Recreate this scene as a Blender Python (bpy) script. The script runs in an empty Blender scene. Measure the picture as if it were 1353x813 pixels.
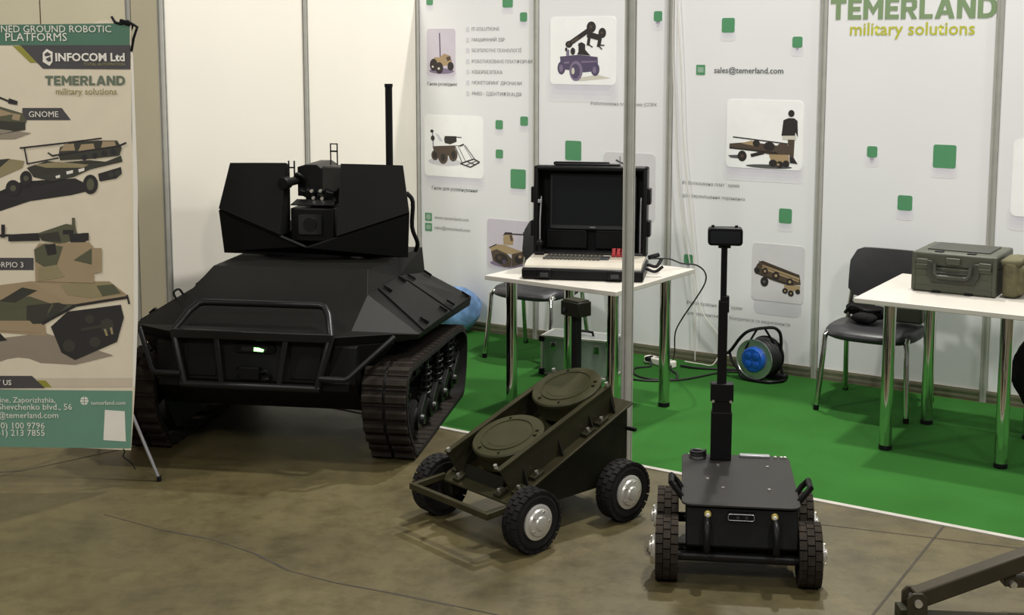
import bpy, bmesh, math, random
from mathutils import Vector, Matrix, Euler
random.seed(7)
S = bpy.context.scene
COL = S.collection
PI = math.pi

# ------------------------------------------------------------------ camera, world, lights, exposure
cam = bpy.data.cameras.new('camera')
cam.sensor_width = 36.0
cam.lens = 1720.327 / 1353 * 36.0
cam.shift_y = -127.67 / 1353
cam.clip_start = 0.05
cam_o = bpy.data.objects.new('camera', cam)
cam_o.location = (0, 0, 2.0189)
cam_o.rotation_euler = (PI / 2 - 0.1262, 0, 0)
COL.objects.link(cam_o)
S.camera = cam_o

world = bpy.data.worlds.new('hall_world')
S.world = world
world.use_nodes = True
bg = world.node_tree.nodes['Background']
bg.inputs[0].default_value = (1.0, 0.98, 0.95, 1)
bg.inputs[1].default_value = 0.20


def area(name, loc, target, size, power, color=(1, 0.97, 0.91)):
    l = bpy.data.lights.new(name, 'AREA')
    l.shape = 'DISK'
    l.size = size
    l.energy = power
    l.color = color
    o = bpy.data.objects.new(name, l)
    o.location = loc
    d = Vector(target) - Vector(loc)
    o.rotation_euler = d.to_track_quat('-Z', 'Y').to_euler()
    COL.objects.link(o)
    return o


# high-bay lamps of the exhibition hall
area('hall_lamp', (2.3, 5.8, 7.5), (0.4, 6.0, 0), 0.4, 470)
area('hall_lamp', (1.9, 9.2, 7.5), (0.4, 6.0, 0), 0.3, 520)
area('hall_lamp', (-3.0, -3.0, 6.8), (0.5, 7.5, 1.0), 1.0, 270)
area('hall_lamp', (3.0, -3.0, 6.8), (0.5, 7.5, 1.0), 1.0, 230)
area('hall_lamp', (6.5, 2.5, 7.2), (0.0, 7.5, 1.0), 1.0, 200)
area('hall_lamp', (-5.5, 3.5, 7.0), (1.5, 7.5, 1.0), 1.0, 270)

S.view_settings.view_transform = 'Standard'
S.view_settings.look = 'None'
S.view_settings.gamma = 1
S.view_settings.use_curve_mapping = False
S.view_settings.exposure = -0.25

# ------------------------------------------------------------------ materials


def lin(c):
    c = c / 255
    return c / 12.92 if c <= 0.04045 else ((c + 0.055) / 1.055) ** 2.4


def rgb(t):
    return (lin(t[0]), lin(t[1]), lin(t[2]), 1)


def mat(name, col, rough=0.5, metal=0.0, var=0.12, scale=6.0, bump=0.0, bscale=None, spec=0.5, emit=0):
    m = bpy.data.materials.new(name)
    m.use_nodes = True
    nt = m.node_tree
    b = nt.nodes['Principled BSDF']
    b.inputs['Roughness'].default_value = rough
    b.inputs['Metallic'].default_value = metal
    b.inputs['Specular IOR Level'].default_value = spec
    tc = nt.nodes.new('ShaderNodeTexCoord')
    n = nt.nodes.new('ShaderNodeTexNoise')
    n.inputs['Scale'].default_value = scale
    n.inputs['Detail'].default_value = 4
    nt.links.new(tc.outputs['Object'], n.inputs['Vector'])
    r = nt.nodes.new('ShaderNodeValToRGB')
    c = rgb(col)
    r.color_ramp.elements[0].position = 0.3
    r.color_ramp.elements[1].position = 0.7
    r.color_ramp.elements[0].color = tuple(v * (1 - var) for v in c[:3]) + (1,)
    r.color_ramp.elements[1].color = tuple(min(1, v * (1 + var)) for v in c[:3]) + (1,)
    nt.links.new(n.outputs['Fac'], r.inputs['Fac'])
    nt.links.new(r.outputs['Color'], b.inputs['Base Color'])
    if bump:
        n2 = nt.nodes.new('ShaderNodeTexNoise')
        n2.inputs['Scale'].default_value = bscale or scale * 8
        n2.inputs['Detail'].default_value = 3
        nt.links.new(tc.outputs['Object'], n2.inputs['Vector'])
        bp = nt.nodes.new('ShaderNodeBump')
        bp.inputs['Strength'].default_value = bump
        bp.inputs['Distance'].default_value = 0.01
        nt.links.new(n2.outputs['Fac'], bp.inputs['Height'])
        nt.links.new(bp.outputs['Normal'], b.inputs['Normal'])
    if emit:
        b.inputs['Emission Color'].default_value = c
        b.inputs['Emission Strength'].default_value = emit
    return m


M = {}
M['panel_print'] = mat('printed_panel_white', (235, 235, 237), 0.45, var=0.02, scale=1.5)
M['panel_cream'] = mat('panel_cream', (224, 219, 208), 0.5, var=0.02, scale=1.2)
M['panel_beige'] = mat('panel_beige', (196, 188, 162), 0.6, var=0.03, scale=2)
M['alu'] = mat('anodised_aluminium', (186, 185, 178), 0.35, 0.35, var=0.05, scale=20)
M['alu_dull'] = mat('dull_aluminium_rail', (146, 140, 122), 0.45, 0.6, var=0.08, scale=14)
M['chrome'] = mat('chrome', (205, 205, 200), 0.08, 1.0, var=0.03, scale=10)
M['table'] = mat('white_laminate', (196, 191, 182), 0.35, var=0.03, scale=9)
M['ugv'] = mat('matt_black_armour_paint', (19, 19, 17), 0.5, var=0.1, scale=4, bump=0.08, bscale=160, spec=0.09)
M['ugv_dark'] = mat('black_steel', (15, 15, 15), 0.5, var=0.12, scale=8, spec=0.16)
M['ugv_tube'] = mat('black_gloss_tube', (19, 19, 19), 0.36, var=0.08, scale=10, spec=0.3)
M['rubber'] = mat('black_rubber', (28, 27, 26), 0.75, var=0.18, scale=14, bump=0.2, bscale=120, spec=0.16)
M['pad'] = mat('dusty_track_rubber', (41, 36, 32), 0.85, var=0.3, scale=11, bump=0.25, bscale=90, spec=0.1)
M['tread'] = mat('dusty_tyre_tread', (44, 39, 34), 0.85, var=0.25, scale=18, bump=0.2, bscale=90, spec=0.1)
M['wheel_steel'] = mat('dark_wheel_steel', (36, 36, 36), 0.35, 0.6, var=0.15, scale=20, spec=0.3)
M['olive'] = mat('olive_drab_paint', (42, 41, 28), 0.42, var=0.1, scale=9, bump=0.05, bscale=120, spec=0.16)
M['olive_plate'] = mat('worn_olive_plate', (46, 43, 28), 0.4, var=0.16, scale=8, bump=0.05, bscale=90, spec=0.16)
M['arm'] = mat('brown_olive_arm_paint', (58, 53, 40), 0.45, var=0.1, scale=9, spec=0.2)
M['olive_mine'] = mat('olive_drum_paint', (52, 51, 33), 0.4, var=0.1, scale=10, bump=0.05, bscale=80, spec=0.16)
M['olive_dark'] = mat('dark_olive_paint', (26, 26, 19), 0.45, var=0.12, scale=9, spec=0.16)
M['hub'] = mat('silver_hub', (206, 204, 198), 0.34, 0.55, var=0.06, scale=30)
M['bot'] = mat('charcoal_powder_coat', (45, 44, 42), 0.5, var=0.06, scale=7, bump=0.05, bscale=220, spec=0.16)
M['bot_dark'] = mat('black_powder_coat', (15, 15, 15), 0.5, var=0.1, scale=7, spec=0.08)
M['black'] = mat('black_plastic', (20, 20, 21), 0.4, var=0.12, scale=9, spec=0.16)
M['black_soft'] = mat('black_nylon', (30, 29, 30), 0.8, var=0.2, scale=25, bump=0.3, bscale=60, spec=0.1)
M['vinyl'] = mat('black_vinyl', (46, 46, 48), 0.38, var=0.08, scale=14, bump=0.06, bscale=150, spec=0.3)
M['screen'] = mat('dark_screen_glass', (20, 22, 24), 0.12, var=0.05, scale=3)
M['bezel'] = mat('dark_grey_bezel', (54, 56, 58), 0.35, var=0.06, scale=8, spec=0.3)
M['console'] = mat('pale_console_panel', (186, 180, 166), 0.35, 0.1, var=0.05, scale=12)
M['keys'] = mat('grey_keys', (70, 68, 62), 0.5, var=0.08, scale=30)
M['red'] = mat('red_switch', (150, 24, 30), 0.35, var=0.1, scale=20)
M['box_green'] = mat('army_green_plastic', (68, 71, 58), 0.5, var=0.08, scale=12, bump=0.06, bscale=160)
M['box_dark'] = mat('dark_army_green_plastic', (50, 52, 43), 0.5, var=0.08, scale=12)
M['pouch'] = mat('olive_pouch_fabric', (88, 84, 58), 0.85, var=0.22, scale=18, bump=0.4, bscale=40)
M['case_alu'] = mat('brushed_case_aluminium', (168, 172, 170), 0.35, 0.7, var=0.06, scale=26)
M['white_plastic'] = mat('white_plastic', (225, 222, 212), 0.4, var=0.03, scale=9)
M['blue'] = mat('blue_plastic', (24, 84, 178), 0.35, var=0.15, scale=16)
M['bag'] = mat('crinkled_blue_film', (120, 156, 205), 0.25, var=0.35, scale=14, bump=0.6, bscale=14)
M['steel_disc'] = mat('galvanised_drum', (176, 180, 178), 0.3, 0.8, var=0.12, scale=16)
M['cable_black'] = mat('black_cable', (22, 22, 22), 0.5, var=0.1, scale=20)
M['cable_white'] = mat('white_cable', (206, 203, 196), 0.5, var=0.05, scale=20)
M['brass'] = mat('brass_lens_ring', (196, 178, 96), 0.3, 0.5, var=0.1, scale=30)
M['bolt'] = mat('bright_bolt', (205, 203, 196), 0.3, 0.8, var=0.08, scale=30)
M['led'] = mat('lit_green_lamp', (150, 255, 140), 0.3, var=0.02, emit=4)
M['lens'] = mat('dark_lens', (28, 30, 34), 0.08, var=0.1)
M['strut'] = mat('grey_strut', (168, 168, 172), 0.35, 0.6, var=0.05, scale=12)
M['dark_base'] = mat('dark_skirting', (58, 57, 56), 0.6, var=0.08, scale=6)
M['edge'] = mat('white_edge_tape', (172, 168, 160), 0.55, var=0.12, scale=9)
# printing inks
for k, c in {'ink_green': (84, 148, 104), 'ink_logo': (128, 152, 112), 'ink_lime': (190, 190, 62), 'ink_grey': (138, 138, 140),
             'ink_dark': (88, 90, 92), 'ink_card': (215, 212, 216), 'ink_card_white': (251, 251, 251), 'ink_halo': (214, 212, 219), 'ink_lilac': (208, 200, 212), 'ink_halo_0': (231, 230, 234), 'ink_halo_1': (226, 224, 230), 'ink_halo_2': (220, 218, 226), 'ink_halo_3': (214, 211, 221),
             'ink_icon': (150, 180, 160), 'ink_black': (44, 38, 38), 'ink_brown': (84, 70, 58), 'ink_tan': (172, 148, 112), 'ink_purple': (86, 76, 104),
             'ink_violet': (128, 116, 142), 'ink_pale': (214, 208, 196), 'ban_bg': (226, 215, 192), 'ban_low': (206, 192, 170), 'ban_green': (82, 120, 100), 'ban_foot': (106, 148, 128),
             'ban_grey': (76, 74, 76), 'ban_lime': (150, 146, 62), 'ban_white': (236, 231, 220), 'ban_logo': (104, 116, 98), 'ban_olive': (154, 146, 100),
             'ban_tan': (166, 146, 116), 'ban_camo': (92, 92, 72), 'ban_camo_dark': (62, 62, 54), 'ban_black': (48, 46, 46), 'ban_sand': (150, 138, 104), 'ban_shade': (150, 138, 122)}.items():
    M[k] = mat(k, c, 0.5, var=0.03, scale=9)


def floor_material():
    m = bpy.data.materials.new('worn_concrete')
    m.use_nodes = True
    nt = m.node_tree
    b = nt.nodes['Principled BSDF']
    tc = nt.nodes.new('ShaderNodeTexCoord')

    def noise(sc, det=5, rough=0.6):
        n = nt.nodes.new('ShaderNodeTexNoise')
        n.inputs['Scale'].default_value = sc
        n.inputs['Detail'].default_value = det
        n.inputs['Roughness'].default_value = rough
        nt.links.new(tc.outputs['Object'], n.inputs['Vector'])
        return n
    a = noise(0.9, 6, 0.65)
    r = nt.nodes.new('ShaderNodeValToRGB')
    e = r.color_ramp.elements
    e[0].position, e[0].color = 0.30, rgb((67, 60, 37))
    e[1].position, e[1].color = 0.72, rgb((100, 91, 60))
    x = r.color_ramp.elements.new(0.5)
    x.color = rgb((83, 75, 48))
    nt.links.new(a.outputs['Fac'], r.inputs['Fac'])
    d = noise(7, 8, 0.7)
    r2 = nt.nodes.new('ShaderNodeValToRGB')
    r2.color_ramp.elements[0].position = 0.30
    r2.color_ramp.elements[0].color = (0.55, 0.53, 0.50, 1)
    r2.color_ramp.elements[1].position = 0.55
    r2.color_ramp.elements[1].color = (1, 1, 1, 1)
    nt.links.new(d.outputs['Fac'], r2.inputs['Fac'])
    mx = nt.nodes.new('ShaderNodeMix')
    mx.data_type = 'RGBA'
    mx.blend_type = 'MULTIPLY'
    mx.inputs['Factor'].default_value = 0.8
    nt.links.new(r.outputs['Color'], mx.inputs['A'])
    nt.links.new(r2.outputs['Color'], mx.inputs['B'])
    # pale scuffs
    v = noise(3.1, 10, 0.8)
    r3 = nt.nodes.new('ShaderNodeValToRGB')
    r3.color_ramp.elements[0].position = 0.66
    r3.color_ramp.elements[0].color = (0, 0, 0, 1)
    r3.color_ramp.elements[1].position = 0.74
    r3.color_ramp.elements[1].color = (1, 1, 1, 1)
    nt.links.new(v.outputs['Fac'], r3.inputs['Fac'])
    mx2 = nt.nodes.new('ShaderNodeMix')
    mx2.data_type = 'RGBA'
    mm = nt.nodes.new('ShaderNodeMath')
    mm.operation = 'MULTIPLY'
    mm.inputs[1].default_value = 0.35
    nt.links.new(r3.outputs['Color'], mm.inputs[0])
    nt.links.new(mm.outputs[0], mx2.inputs['Factor'])
    nt.links.new(mx.outputs['Result'], mx2.inputs['A'])
    mx2.inputs['B'].default_value = rgb((128, 119, 90))
    nt.links.new(mx2.outputs['Result'], b.inputs['Base Color'])
    rr = nt.nodes.new('ShaderNodeMapRange')
    rr.inputs['To Min'].default_value = 0.32
    rr.inputs['To Max'].default_value = 0.6
    nt.links.new(d.outputs['Fac'], rr.inputs['Value'])
    nt.links.new(rr.outputs['Result'], b.inputs['Roughness'])
    bp = nt.nodes.new('ShaderNodeBump')
    bp.inputs['Strength'].default_value = 0.12
    bp.inputs['Distance'].default_value = 0.01
    g = noise(40, 4)
    nt.links.new(g.outputs['Fac'], bp.inputs['Height'])
    nt.links.new(bp.outputs['Normal'], b.inputs['Normal'])
    return m


M['floor'] = floor_material()
M['carpet'] = mat('green_needle_felt', (44, 94, 37), 0.95, var=0.10, scale=2.2, bump=0.3, bscale=260, spec=0.1)
M['joint'] = mat('dark_floor_joint', (52, 46, 34), 0.8, var=0.3, scale=12)

# ------------------------------------------------------------------ mesh helpers


class MB:
    def __init__(s):
        s.v, s.f, s.mi, s.cur = [], [], [], 0

    def add(s, pts, faces, flip=False):
        o = len(s.v)
        s.v += [tuple(p) for p in pts]
        for f in faces:
            s.f.append([o + i for i in (reversed(f) if flip else f)])
            s.mi.append(s.cur)
        return s

    def box(s, c, d, rot=None):
        x, y, z = d[0] / 2, d[1] / 2, d[2] / 2
        P = [Vector((i * x, j * y, k * z)) for i in (-1, 1) for j in (-1, 1) for k in (-1, 1)]
        if rot is not None:
            R = rot if isinstance(rot, Matrix) else Euler(rot).to_matrix()
            P = [R @ q for q in P]
        P = [q + Vector(c) for q in P]
        return s.add(P, [(0, 1, 3, 2), (4, 6, 7, 5), (0, 4, 5, 1), (2, 3, 7, 6), (0, 2, 6, 4), (1, 5, 7, 3)])

    def bar(s, a, b, w, h=None, up=(0, 0, 1)):
        """square bar from a to b"""
        a, b = Vector(a), Vector(b)
        h = h or w
        t = (b - a)
        L = t.length
        t.normalize()
        u = Vector(up)
        if abs(t.dot(u)) > 0.98:
            u = Vector((0, 1, 0))
        x = t.cross(u).normalized()
        z = x.cross(t).normalized()
        R = Matrix((x, t, z)).transposed()
        return s.box((a + b) / 2, (w, L, h), R)

    def prism(s, pts, ext, a, b):
        """polygon pts (2-d) extruded along axis ext ('x','y','z') from a to b"""
        n = len(pts)

        def P(p, e):
            return {'x': (e, p[0], p[1]), 'y': (p[0], e, p[1]), 'z': (p[0], p[1], e)}[ext]
        V = [P(p, a) for p in pts] + [P(p, b) for p in pts]
        F = [tuple(range(n))[::-1], tuple(range(n, 2 * n))] + [(i, (i + 1) % n, n + (i + 1) % n, n + i) for i in range(n)]
        return s.add(V, F)

    def cyl(s, a, b, r, n=16, r1=None, cap=True):
        a, b = Vector(a), Vector(b)
        r1 = r if r1 is None else r1
        t = (b - a).normalized()
        u = Vector((0, 0, 1)) if abs(t.z) < 0.9 else Vector((1, 0, 0))
        x = t.cross(u).normalized()
        y = t.cross(x)
        V = []
        for c, rr in ((a, r), (b, r1)):
            for i in range(n):
                q = 2 * PI * i / n
                V.append(c + (x * math.cos(q) + y * math.sin(q)) * rr)
        F = [(i, (i + 1) % n, n + (i + 1) % n, n + i) for i in range(n)]
        if cap:
            F += [tuple(range(n))[::-1], tuple(range(n, 2 * n))]
        return s.add(V, F)

    def lathe(s, prof, c, axis, n=24):
        """prof: list of (radius, distance along axis)"""
        c = Vector(c)
        t = Vector(axis).normalized()
        u = Vector((0, 0, 1)) if abs(t.z) < 0.9 else Vector((1, 0, 0))
        x = t.cross(u).normalized()
        y = t.cross(x)
        V, F = [], []
        for r, d in prof:
            for i in range(n):
                q = 2 * PI * i / n
                V.append(c + t * d + (x * math.cos(q) + y * math.sin(q)) * max(r, 1e-4))
        for k in range(len(prof) - 1):
            for i in range(n):
                j = (i + 1) % n
                F.append((k * n + i, k * n + j, (k + 1) * n + j, (k + 1) * n + i))
        F.append(tuple(range(n))[::-1])
        F.append(tuple(range((len(prof) - 1) * n, len(prof) * n)))
        return s.add(V, F)

    def tube(s, path, r, n=10, closed=False, sub=0):
        P = [Vector(p) for p in path]
        if sub:
            P = catmull(P, sub, closed)
        m = len(P)
        V, F = [], []
        prev = None
        for i in range(m):
            if closed:
                t = P[(i + 1) % m] - P[i - 1]
            else:
                t = P[min(i + 1, m - 1)] - P[max(i - 1, 0)]
            t.normalize()
            if prev is None:
                u = Vector((0, 0, 1)) if abs(t.z) < 0.9 else Vector((1, 0, 0))
                x = t.cross(u).normalized()
            else:
                x = (prev - t * prev.dot(t)).normalized()
            prev = x
            y = t.cross(x)
            k = 1.0
            if 0 < i < m - 1 or closed:
                d1 = (P[i] - P[i - 1]).normalized()
                d2 = (P[(i + 1) % m] - P[i]).normalized()
                cc = max(0.3, math.sqrt(max(0.0, (1 + d1.dot(d2)) / 2)))
                k = 1 / cc if cc > 0.7 else 1.2
            for q in range(n):
                a = 2 * PI * q / n
                V.append(P[i] + (x * math.cos(a) + y * math.sin(a)) * r * (1 + (k - 1) * 0.5))
        for i in range(m if closed else m - 1):
            j = (i + 1) % m
            for q in range(n):
                w = (q + 1) % n
                F.append((i * n + q, i * n + w, j * n + w, j * n + q))
        if not closed:
            F += [tuple(range(n))[::-1], tuple(range((m - 1) * n, m * n))]
        return s.add(V, F)

    def slab(s, quad, th):
        """four corners (planar-ish) thickened along their normal, outside given by corner order"""
        q = [Vector(p) for p in quad]
        n = (q[2] - q[0]).cross(q[3] - q[1]).normalized() if len(q) == 4 else (q[1] - q[0]).cross(q[2] - q[0]).normalized()
        k = len(q)
        V = q + [p + n * th for p in q]
        F = [tuple(range(k))[::-1], tuple(range(k, 2 * k))] + [(i, (i + 1) % k, k + (i + 1) % k, k + i) for i in range(k)]
        return s.add(V, F)

    def build(s, name, m, parent=None, bevel=0.0, smooth=True, angle=38, seg=2):
        me = bpy.data.meshes.new(name)
        me.from_pydata(s.v, [], s.f)
        ms = m if isinstance(m, (list, tuple)) else [m]
        for x in ms:
            me.materials.append(M[x] if isinstance(x, str) else x)
        for p, k in zip(me.polygons, s.mi):
            p.material_index = k
        bm = bmesh.new()
        bm.from_mesh(me)
        bmesh.ops.recalc_face_normals(bm, faces=bm.faces)
        bm.to_mesh(me)
        bm.free()
        if smooth:
            for p in me.polygons:
                p.use_smooth = True
            me.set_sharp_from_angle(angle=math.radians(angle))
        o = bpy.data.objects.new(name, me)
        COL.objects.link(o)
        if parent is not None:
            o.parent = parent
        if bevel:
            b = o.modifiers.new('bevel', 'BEVEL')
            b.width = bevel
            b.segments = seg
            b.limit_method = 'ANGLE'
            b.angle_limit = math.radians(35)
            b.harden_normals = False
        return o


def catmull(P, sub, closed=False):
    n = len(P)
    out = []
    rng = range(n if closed else n - 1)
    for i in rng:
        p1, p2 = P[i], P[(i + 1) % n]
        p0 = P[i - 1] if (closed or i > 0) else p1 * 2 - p2
        p3 = P[(i + 2) % n] if (closed or i + 2 < n) else p2 * 2 - p1
        for k in range(sub):
            t = k / sub
            out.append(0.5 * ((2 * p1) + (p2 - p0) * t + (2 * p0 - 5 * p1 + 4 * p2 - p3) * t * t + (3 * p1 - p0 - 3 * p2 + p3) * t ** 3))
    if not closed:
        out.append(P[-1])
    return out


def rrect(x0, y0, x1, y1, r, n=4):
    pts = []
    for cx, cy, a0 in ((x1 - r, y1 - r, 0), (x0 + r, y1 - r, 90), (x0 + r, y0 + r, 180), (x1 - r, y0 + r, 270)):
        for k in range(n + 1):
            a = math.radians(a0 + 90 * k / n)
            pts.append((cx + r * math.cos(a), cy + r * math.sin(a)))
    return pts


def tag(o, label, cat, group=None, kind=None):
    if label:
        o['label'] = label
    if cat:
        o['category'] = cat
    if group:
        o['group'] = group
    if kind:
        o['kind'] = kind
    return o


def thing(name, label=None, cat=None, loc=(0, 0, 0), rz=0.0, group=None, kind=None, size=0.2):
    o = bpy.data.objects.new(name, None)
    o.empty_display_size = size
    o.location = loc
    o.rotation_euler = (0, 0, rz)
    COL.objects.link(o)
    return tag(o, label, cat, group, kind)


def share(o, parent, loc=(0, 0, 0), rot=None, name=None):
    """another object with the same mesh"""
    c = o.copy()
    COL.objects.link(c)
    c.parent = parent
    c.location = loc
    if rot is not None:
        c.rotation_euler = rot
    return c


# text as flat lettering lying in the local X-Z plane, facing -Y
def lettering(txt, parent, x, z, width, m, y, name='lettering', bold=0.0, xmap=None, height=None, space=1.0, depth=0.0006):
    cu = bpy.data.curves.new(name, 'FONT')
    cu.body = txt
    cu.size = 1.0
    cu.resolution_u = 2
    cu.offset = bold
    cu.space_character = space
    ob = bpy.data.objects.new(name, cu)
    COL.objects.link(ob)
    dg = bpy.context.evaluated_depsgraph_get()
    me = bpy.data.meshes.new_from_object(ob.evaluated_get(dg))
    bpy.data.objects.remove(ob)
    bpy.data.curves.remove(cu)
    xs = [v.co.x for v in me.vertices]
    lo, hi = min(xs), max(xs)
    k = width / (hi - lo)
    kz = k if height is None else height / 0.70
    for v in me.vertices:
        px, pz = x + (v.co.x - lo) * k, z + v.co.y * kz
        v.co = xmap(px, pz, y) if xmap else (px, y, pz)
    me.materials.clear()
    me.materials.append(M[m])
    me.name = name
    o = bpy.data.objects.new(name, me)
    COL.objects.link(o)
    o.parent = parent
    return o


def circ(cx, cy, r, n=16, ry=None):
    ry = ry or r
    return [(cx + r * math.cos(2 * PI * i / n), cy + ry * math.sin(2 * PI * i / n)) for i in range(n)]


def stroke(x0, y0, x1, y1, w):
    dx, dy = x1 - x0, y1 - y0
    L = math.hypot(dx, dy) or 1
    nx, ny = -dy / L * w / 2, dx / L * w / 2
    return [(x0 + nx, y0 + ny), (x1 + nx, y1 + ny), (x1 - nx, y1 - ny), (x0 - nx, y0 - ny)]


def picture(parent, to3d, shapes, name='printed_picture'):
    """flat artwork printed on a board: list of (ink, polygon)"""
    mb = MB()
    inks = []
    for i, (ink, poly) in enumerate(shapes):
        if ink not in inks:
            inks.append(ink)
        mb.cur = inks.index(ink)
        mb.add([to3d(p[0], p[1], i) for p in poly], [tuple(range(len(poly)))])
    me = bpy.data.meshes.new(name)
    me.from_pydata(mb.v, [], mb.f)
    for k in inks:
        me.materials.append(M[k])
    for p, k in zip(me.polygons, mb.mi):
        p.material_index = k
    o = bpy.data.objects.new(name, me)
    COL.objects.link(o)
    o.parent = parent
    return o


GLYPH = {
    'T': (.78, [[(0, .77), (.78, .77), (.78, 1), (0, 1)], [(.27, 0), (.51, 0), (.51, .77), (.27, .77)]]),
    'E': (.66, [[(0, 0), (.24, 0), (.24, 1), (0, 1)], [(.24, .79), (.66, .79), (.66, 1), (.24, 1)], [(.24, .395), (.60, .395), (.60, .605), (.24, .605)], [(.24, 0), (.66, 0), (.66, .21), (.24, .21)]]),
    'M': (.96, [[(0, 0), (.24, 0), (.24, 1), (0, 1)], [(.72, 0), (.96, 0), (.96, 1), (.72, 1)], [(.24, .60), (.48, .20), (.48, .56), (.24, .97)], [(.48, .20), (.72, .60), (.72, .97), (.48, .56)]]),
    'R': (.78, [[(0, 0), (.24, 0), (.24, 1), (0, 1)], [(.24, .8), (.48, .8), (.48, 1), (.24, 1)], [(.24, .36), (.48, .36), (.48, .56), (.24, .56)],
                [(.48, .8), (.51, .76), (.75, .82), (.66, .95), (.48, 1)], [(.51, .76), (.52, .60), (.75, .54), (.75, .82)], [(.52, .60), (.48, .56), (.48, .36), (.66, .42), (.75, .54)], [(.34, .36), (.56, .36), (.78, 0), (.52, 0)]]),
    'L': (.62, [[(0, 0), (.24, 0), (.24, 1), (0, 1)], [(.24, 0), (.62, 0), (.62, .21), (.24, .21)]]),
    'A': (.92, [[(0, 0), (.25, 0), (.465, .66), (.465, 1), (.33, 1)], [(.67, 0), (.92, 0), (.60, 1), (.465, 1), (.465, .66)], [(.30, .18), (.62, .18), (.56, .37), (.36, .37)]]),
    'N': (.84, [[(0, 0), (.24, 0), (.24, 1), (0, 1)], [(.60, 0), (.84, 0), (.84, 1), (.60, 1)], [(.24, .60), (.58, 0), (.60, 0), (.60, .42), (.26, 1), (.24, 1)]]),
    'D': (.85, [[(0, 0), (.24, 0), (.24, 1), (0, 1)], [(.24, .79), (.42, .79), (.42, 1), (.24, 1)], [(.24, 0), (.42, 0), (.42, .21), (.24, .21)],
                [(.42, .79), (.54, .74), (.66, .93), (.42, 1)], [(.54, .74), (.60, .62), (.82, .74), (.66, .93)], [(.60, .62), (.60, .38), (.82, .26), (.85, .5), (.82, .74)], [(.60, .38), (.54, .26), (.66, .07), (.82, .26)], [(.54, .26), (.42, .21), (.42, 0), (.66, .07)]]),
}


def block_word(word, gap=.09):
    """bold block capitals: polygons in units of the letter height, and the total width"""
    out, x = [], 0.0
    for ch in word:
        w_, polys = GLYPH[ch]
        out += [[(x + p[0], p[1]) for p in q_] for q_ in polys]
        x += w_ + gap
    return out, x - gap


# ------------------------------------------------------------------ the setting
YAW = 0.569
CORNER = (-0.6779, 9.4034, 0.0)


def stand(s, d, z=0.0):
    """stand coordinates (along the back wall, out from it, up) to world"""
    c, n = math.cos(YAW), math.sin(YAW)
    return Vector((CORNER[0] + c * s - n * d, CORNER[1] - n * s - c * d, z))


fl = MB().add([(-14, -3, 0), (14, -3, 0), (14, 20, 0), (-14, 20, 0), (-14, -3, -0.1), (14, -3, -0.1), (14, 20, -0.1), (-14, 20, -0.1)],
              [(0, 1, 2, 3), (7, 6, 5, 4), (0, 4, 5, 1), (1, 5, 6, 2), (2, 6, 7, 3), (3, 7, 4, 0)])
floor = fl.build('floor', 'floor', smooth=False)
tag(floor, 'worn olive-brown concrete hall floor', None, kind='structure')


def joint(a, b, w):
    a, b = Vector(a), Vector(b)
    d = (b - a).normalized()
    n = Vector((-d.y, d.x, 0)) * w / 2
    up = Vector((0, 0, 0.0012))
    MB().slab([a - n, b - n, b + n, a + n], 0.0012).build('floor_joint', 'joint', floor, smooth=False)


joint((1.02, 4.0, 0), (2.05, 5.66, 0), 0.010)
CRACK = [(-1.77, 5.44), (-1.48, 5.26), (-1.23, 5.15), (-1.03, 5.00), (-.865, 4.83), (-.68, 4.72), (-.445, 4.62), (-.21, 4.51), (.1, 4.36)]
for k in range(len(CRACK) - 1):
    (xa, ya), (xb, yb) = CRACK[k], CRACK[k + 1]
    joint((xa, ya, 0), (xb, yb, 0), (.004, .010, .006, .012, .005, .008, .012, .006)[k])
joint((-3.2, 5.88, 0), (-2.35, 6.02, 0), 0.010)
joint((-2.35, 6.02, 0), (-1.75, 6.55, 0), 0.010)
joint((1.2, 5.36, 0), (2.6, 4.86, 0), 0.006)

carpet = MB().box((3.62, -1.052, .001), (7.16, 2.048, .002)).build('carpet', 'carpet', smooth=False)
carpet.location = CORNER
carpet.rotation_euler = (0, 0, -YAW)
tag(carpet, 'bright green carpet covering the floor of the exhibition stand', 'carpet')
tr = MB()
q = [stand(-0.02, 2.076), stand(7.2, 2.076), stand(7.2, 2.106), stand(-0.02, 2.106)]
tr.slab([(p.x, p.y, 0.0) for p in reversed(q)], 0.005)
tag(tr.build('trim_1', 'edge', smooth=False), 'white tape along the front edge of the green carpet', None, kind='structure')

back = thing('wall_back', 'white printed exhibition wall of framed panels', None, CORNER, -YAW, kind='structure')
HW = 2.46


def post_mesh():
    w, g = 0.020, 0.005
    ring = []
    for k in range(4):
        a = k * PI / 2
        for px, py in ((w, -w * 0.55), (w, -g), (w - 0.006, -g), (w - 0.006, g), (w, g), (w, w * 0.55)):
            ring.append((px * math.cos(a) - py * math.sin(a), px * math.sin(a) + py * math.cos(a)))
    return MB().prism(ring, 'z', 0.0, HW)


post0 = None


def wall_post(parent, x, y):
    global post0
    if post0 is None:
        post0 = post_mesh().build('post', 'alu', parent, angle=20)
        post0.location = (x, y, 0)
        return post0
    return share(post0, parent, (x, y, 0))


def wall_panel(parent, x0, x1, y, m, z0=0.066):
    return MB().box(((x0 + x1) / 2, y + 0.004, (z0 + HW) / 2), (x1 - x0, 0.008, HW - z0)).build('wall_panel', m, parent, smooth=False)


def wall_rail(parent, x0, x1, y):
    mb = MB()
    mb.box(((x0 + x1) / 2, y + 0.002, 0.033), (x1 - x0, 0.026, 0.066))
    mb.box(((x0 + x1) / 2, y - 0.0125, 0.020), (x1 - x0, 0.006, 0.012))
    mb.box(((x0 + x1) / 2, y - 0.0125, 0.052), (x1 - x0, 0.006, 0.012))
    return mb.build('bottom_rail', 'alu_dull', parent, smooth=False)


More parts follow.
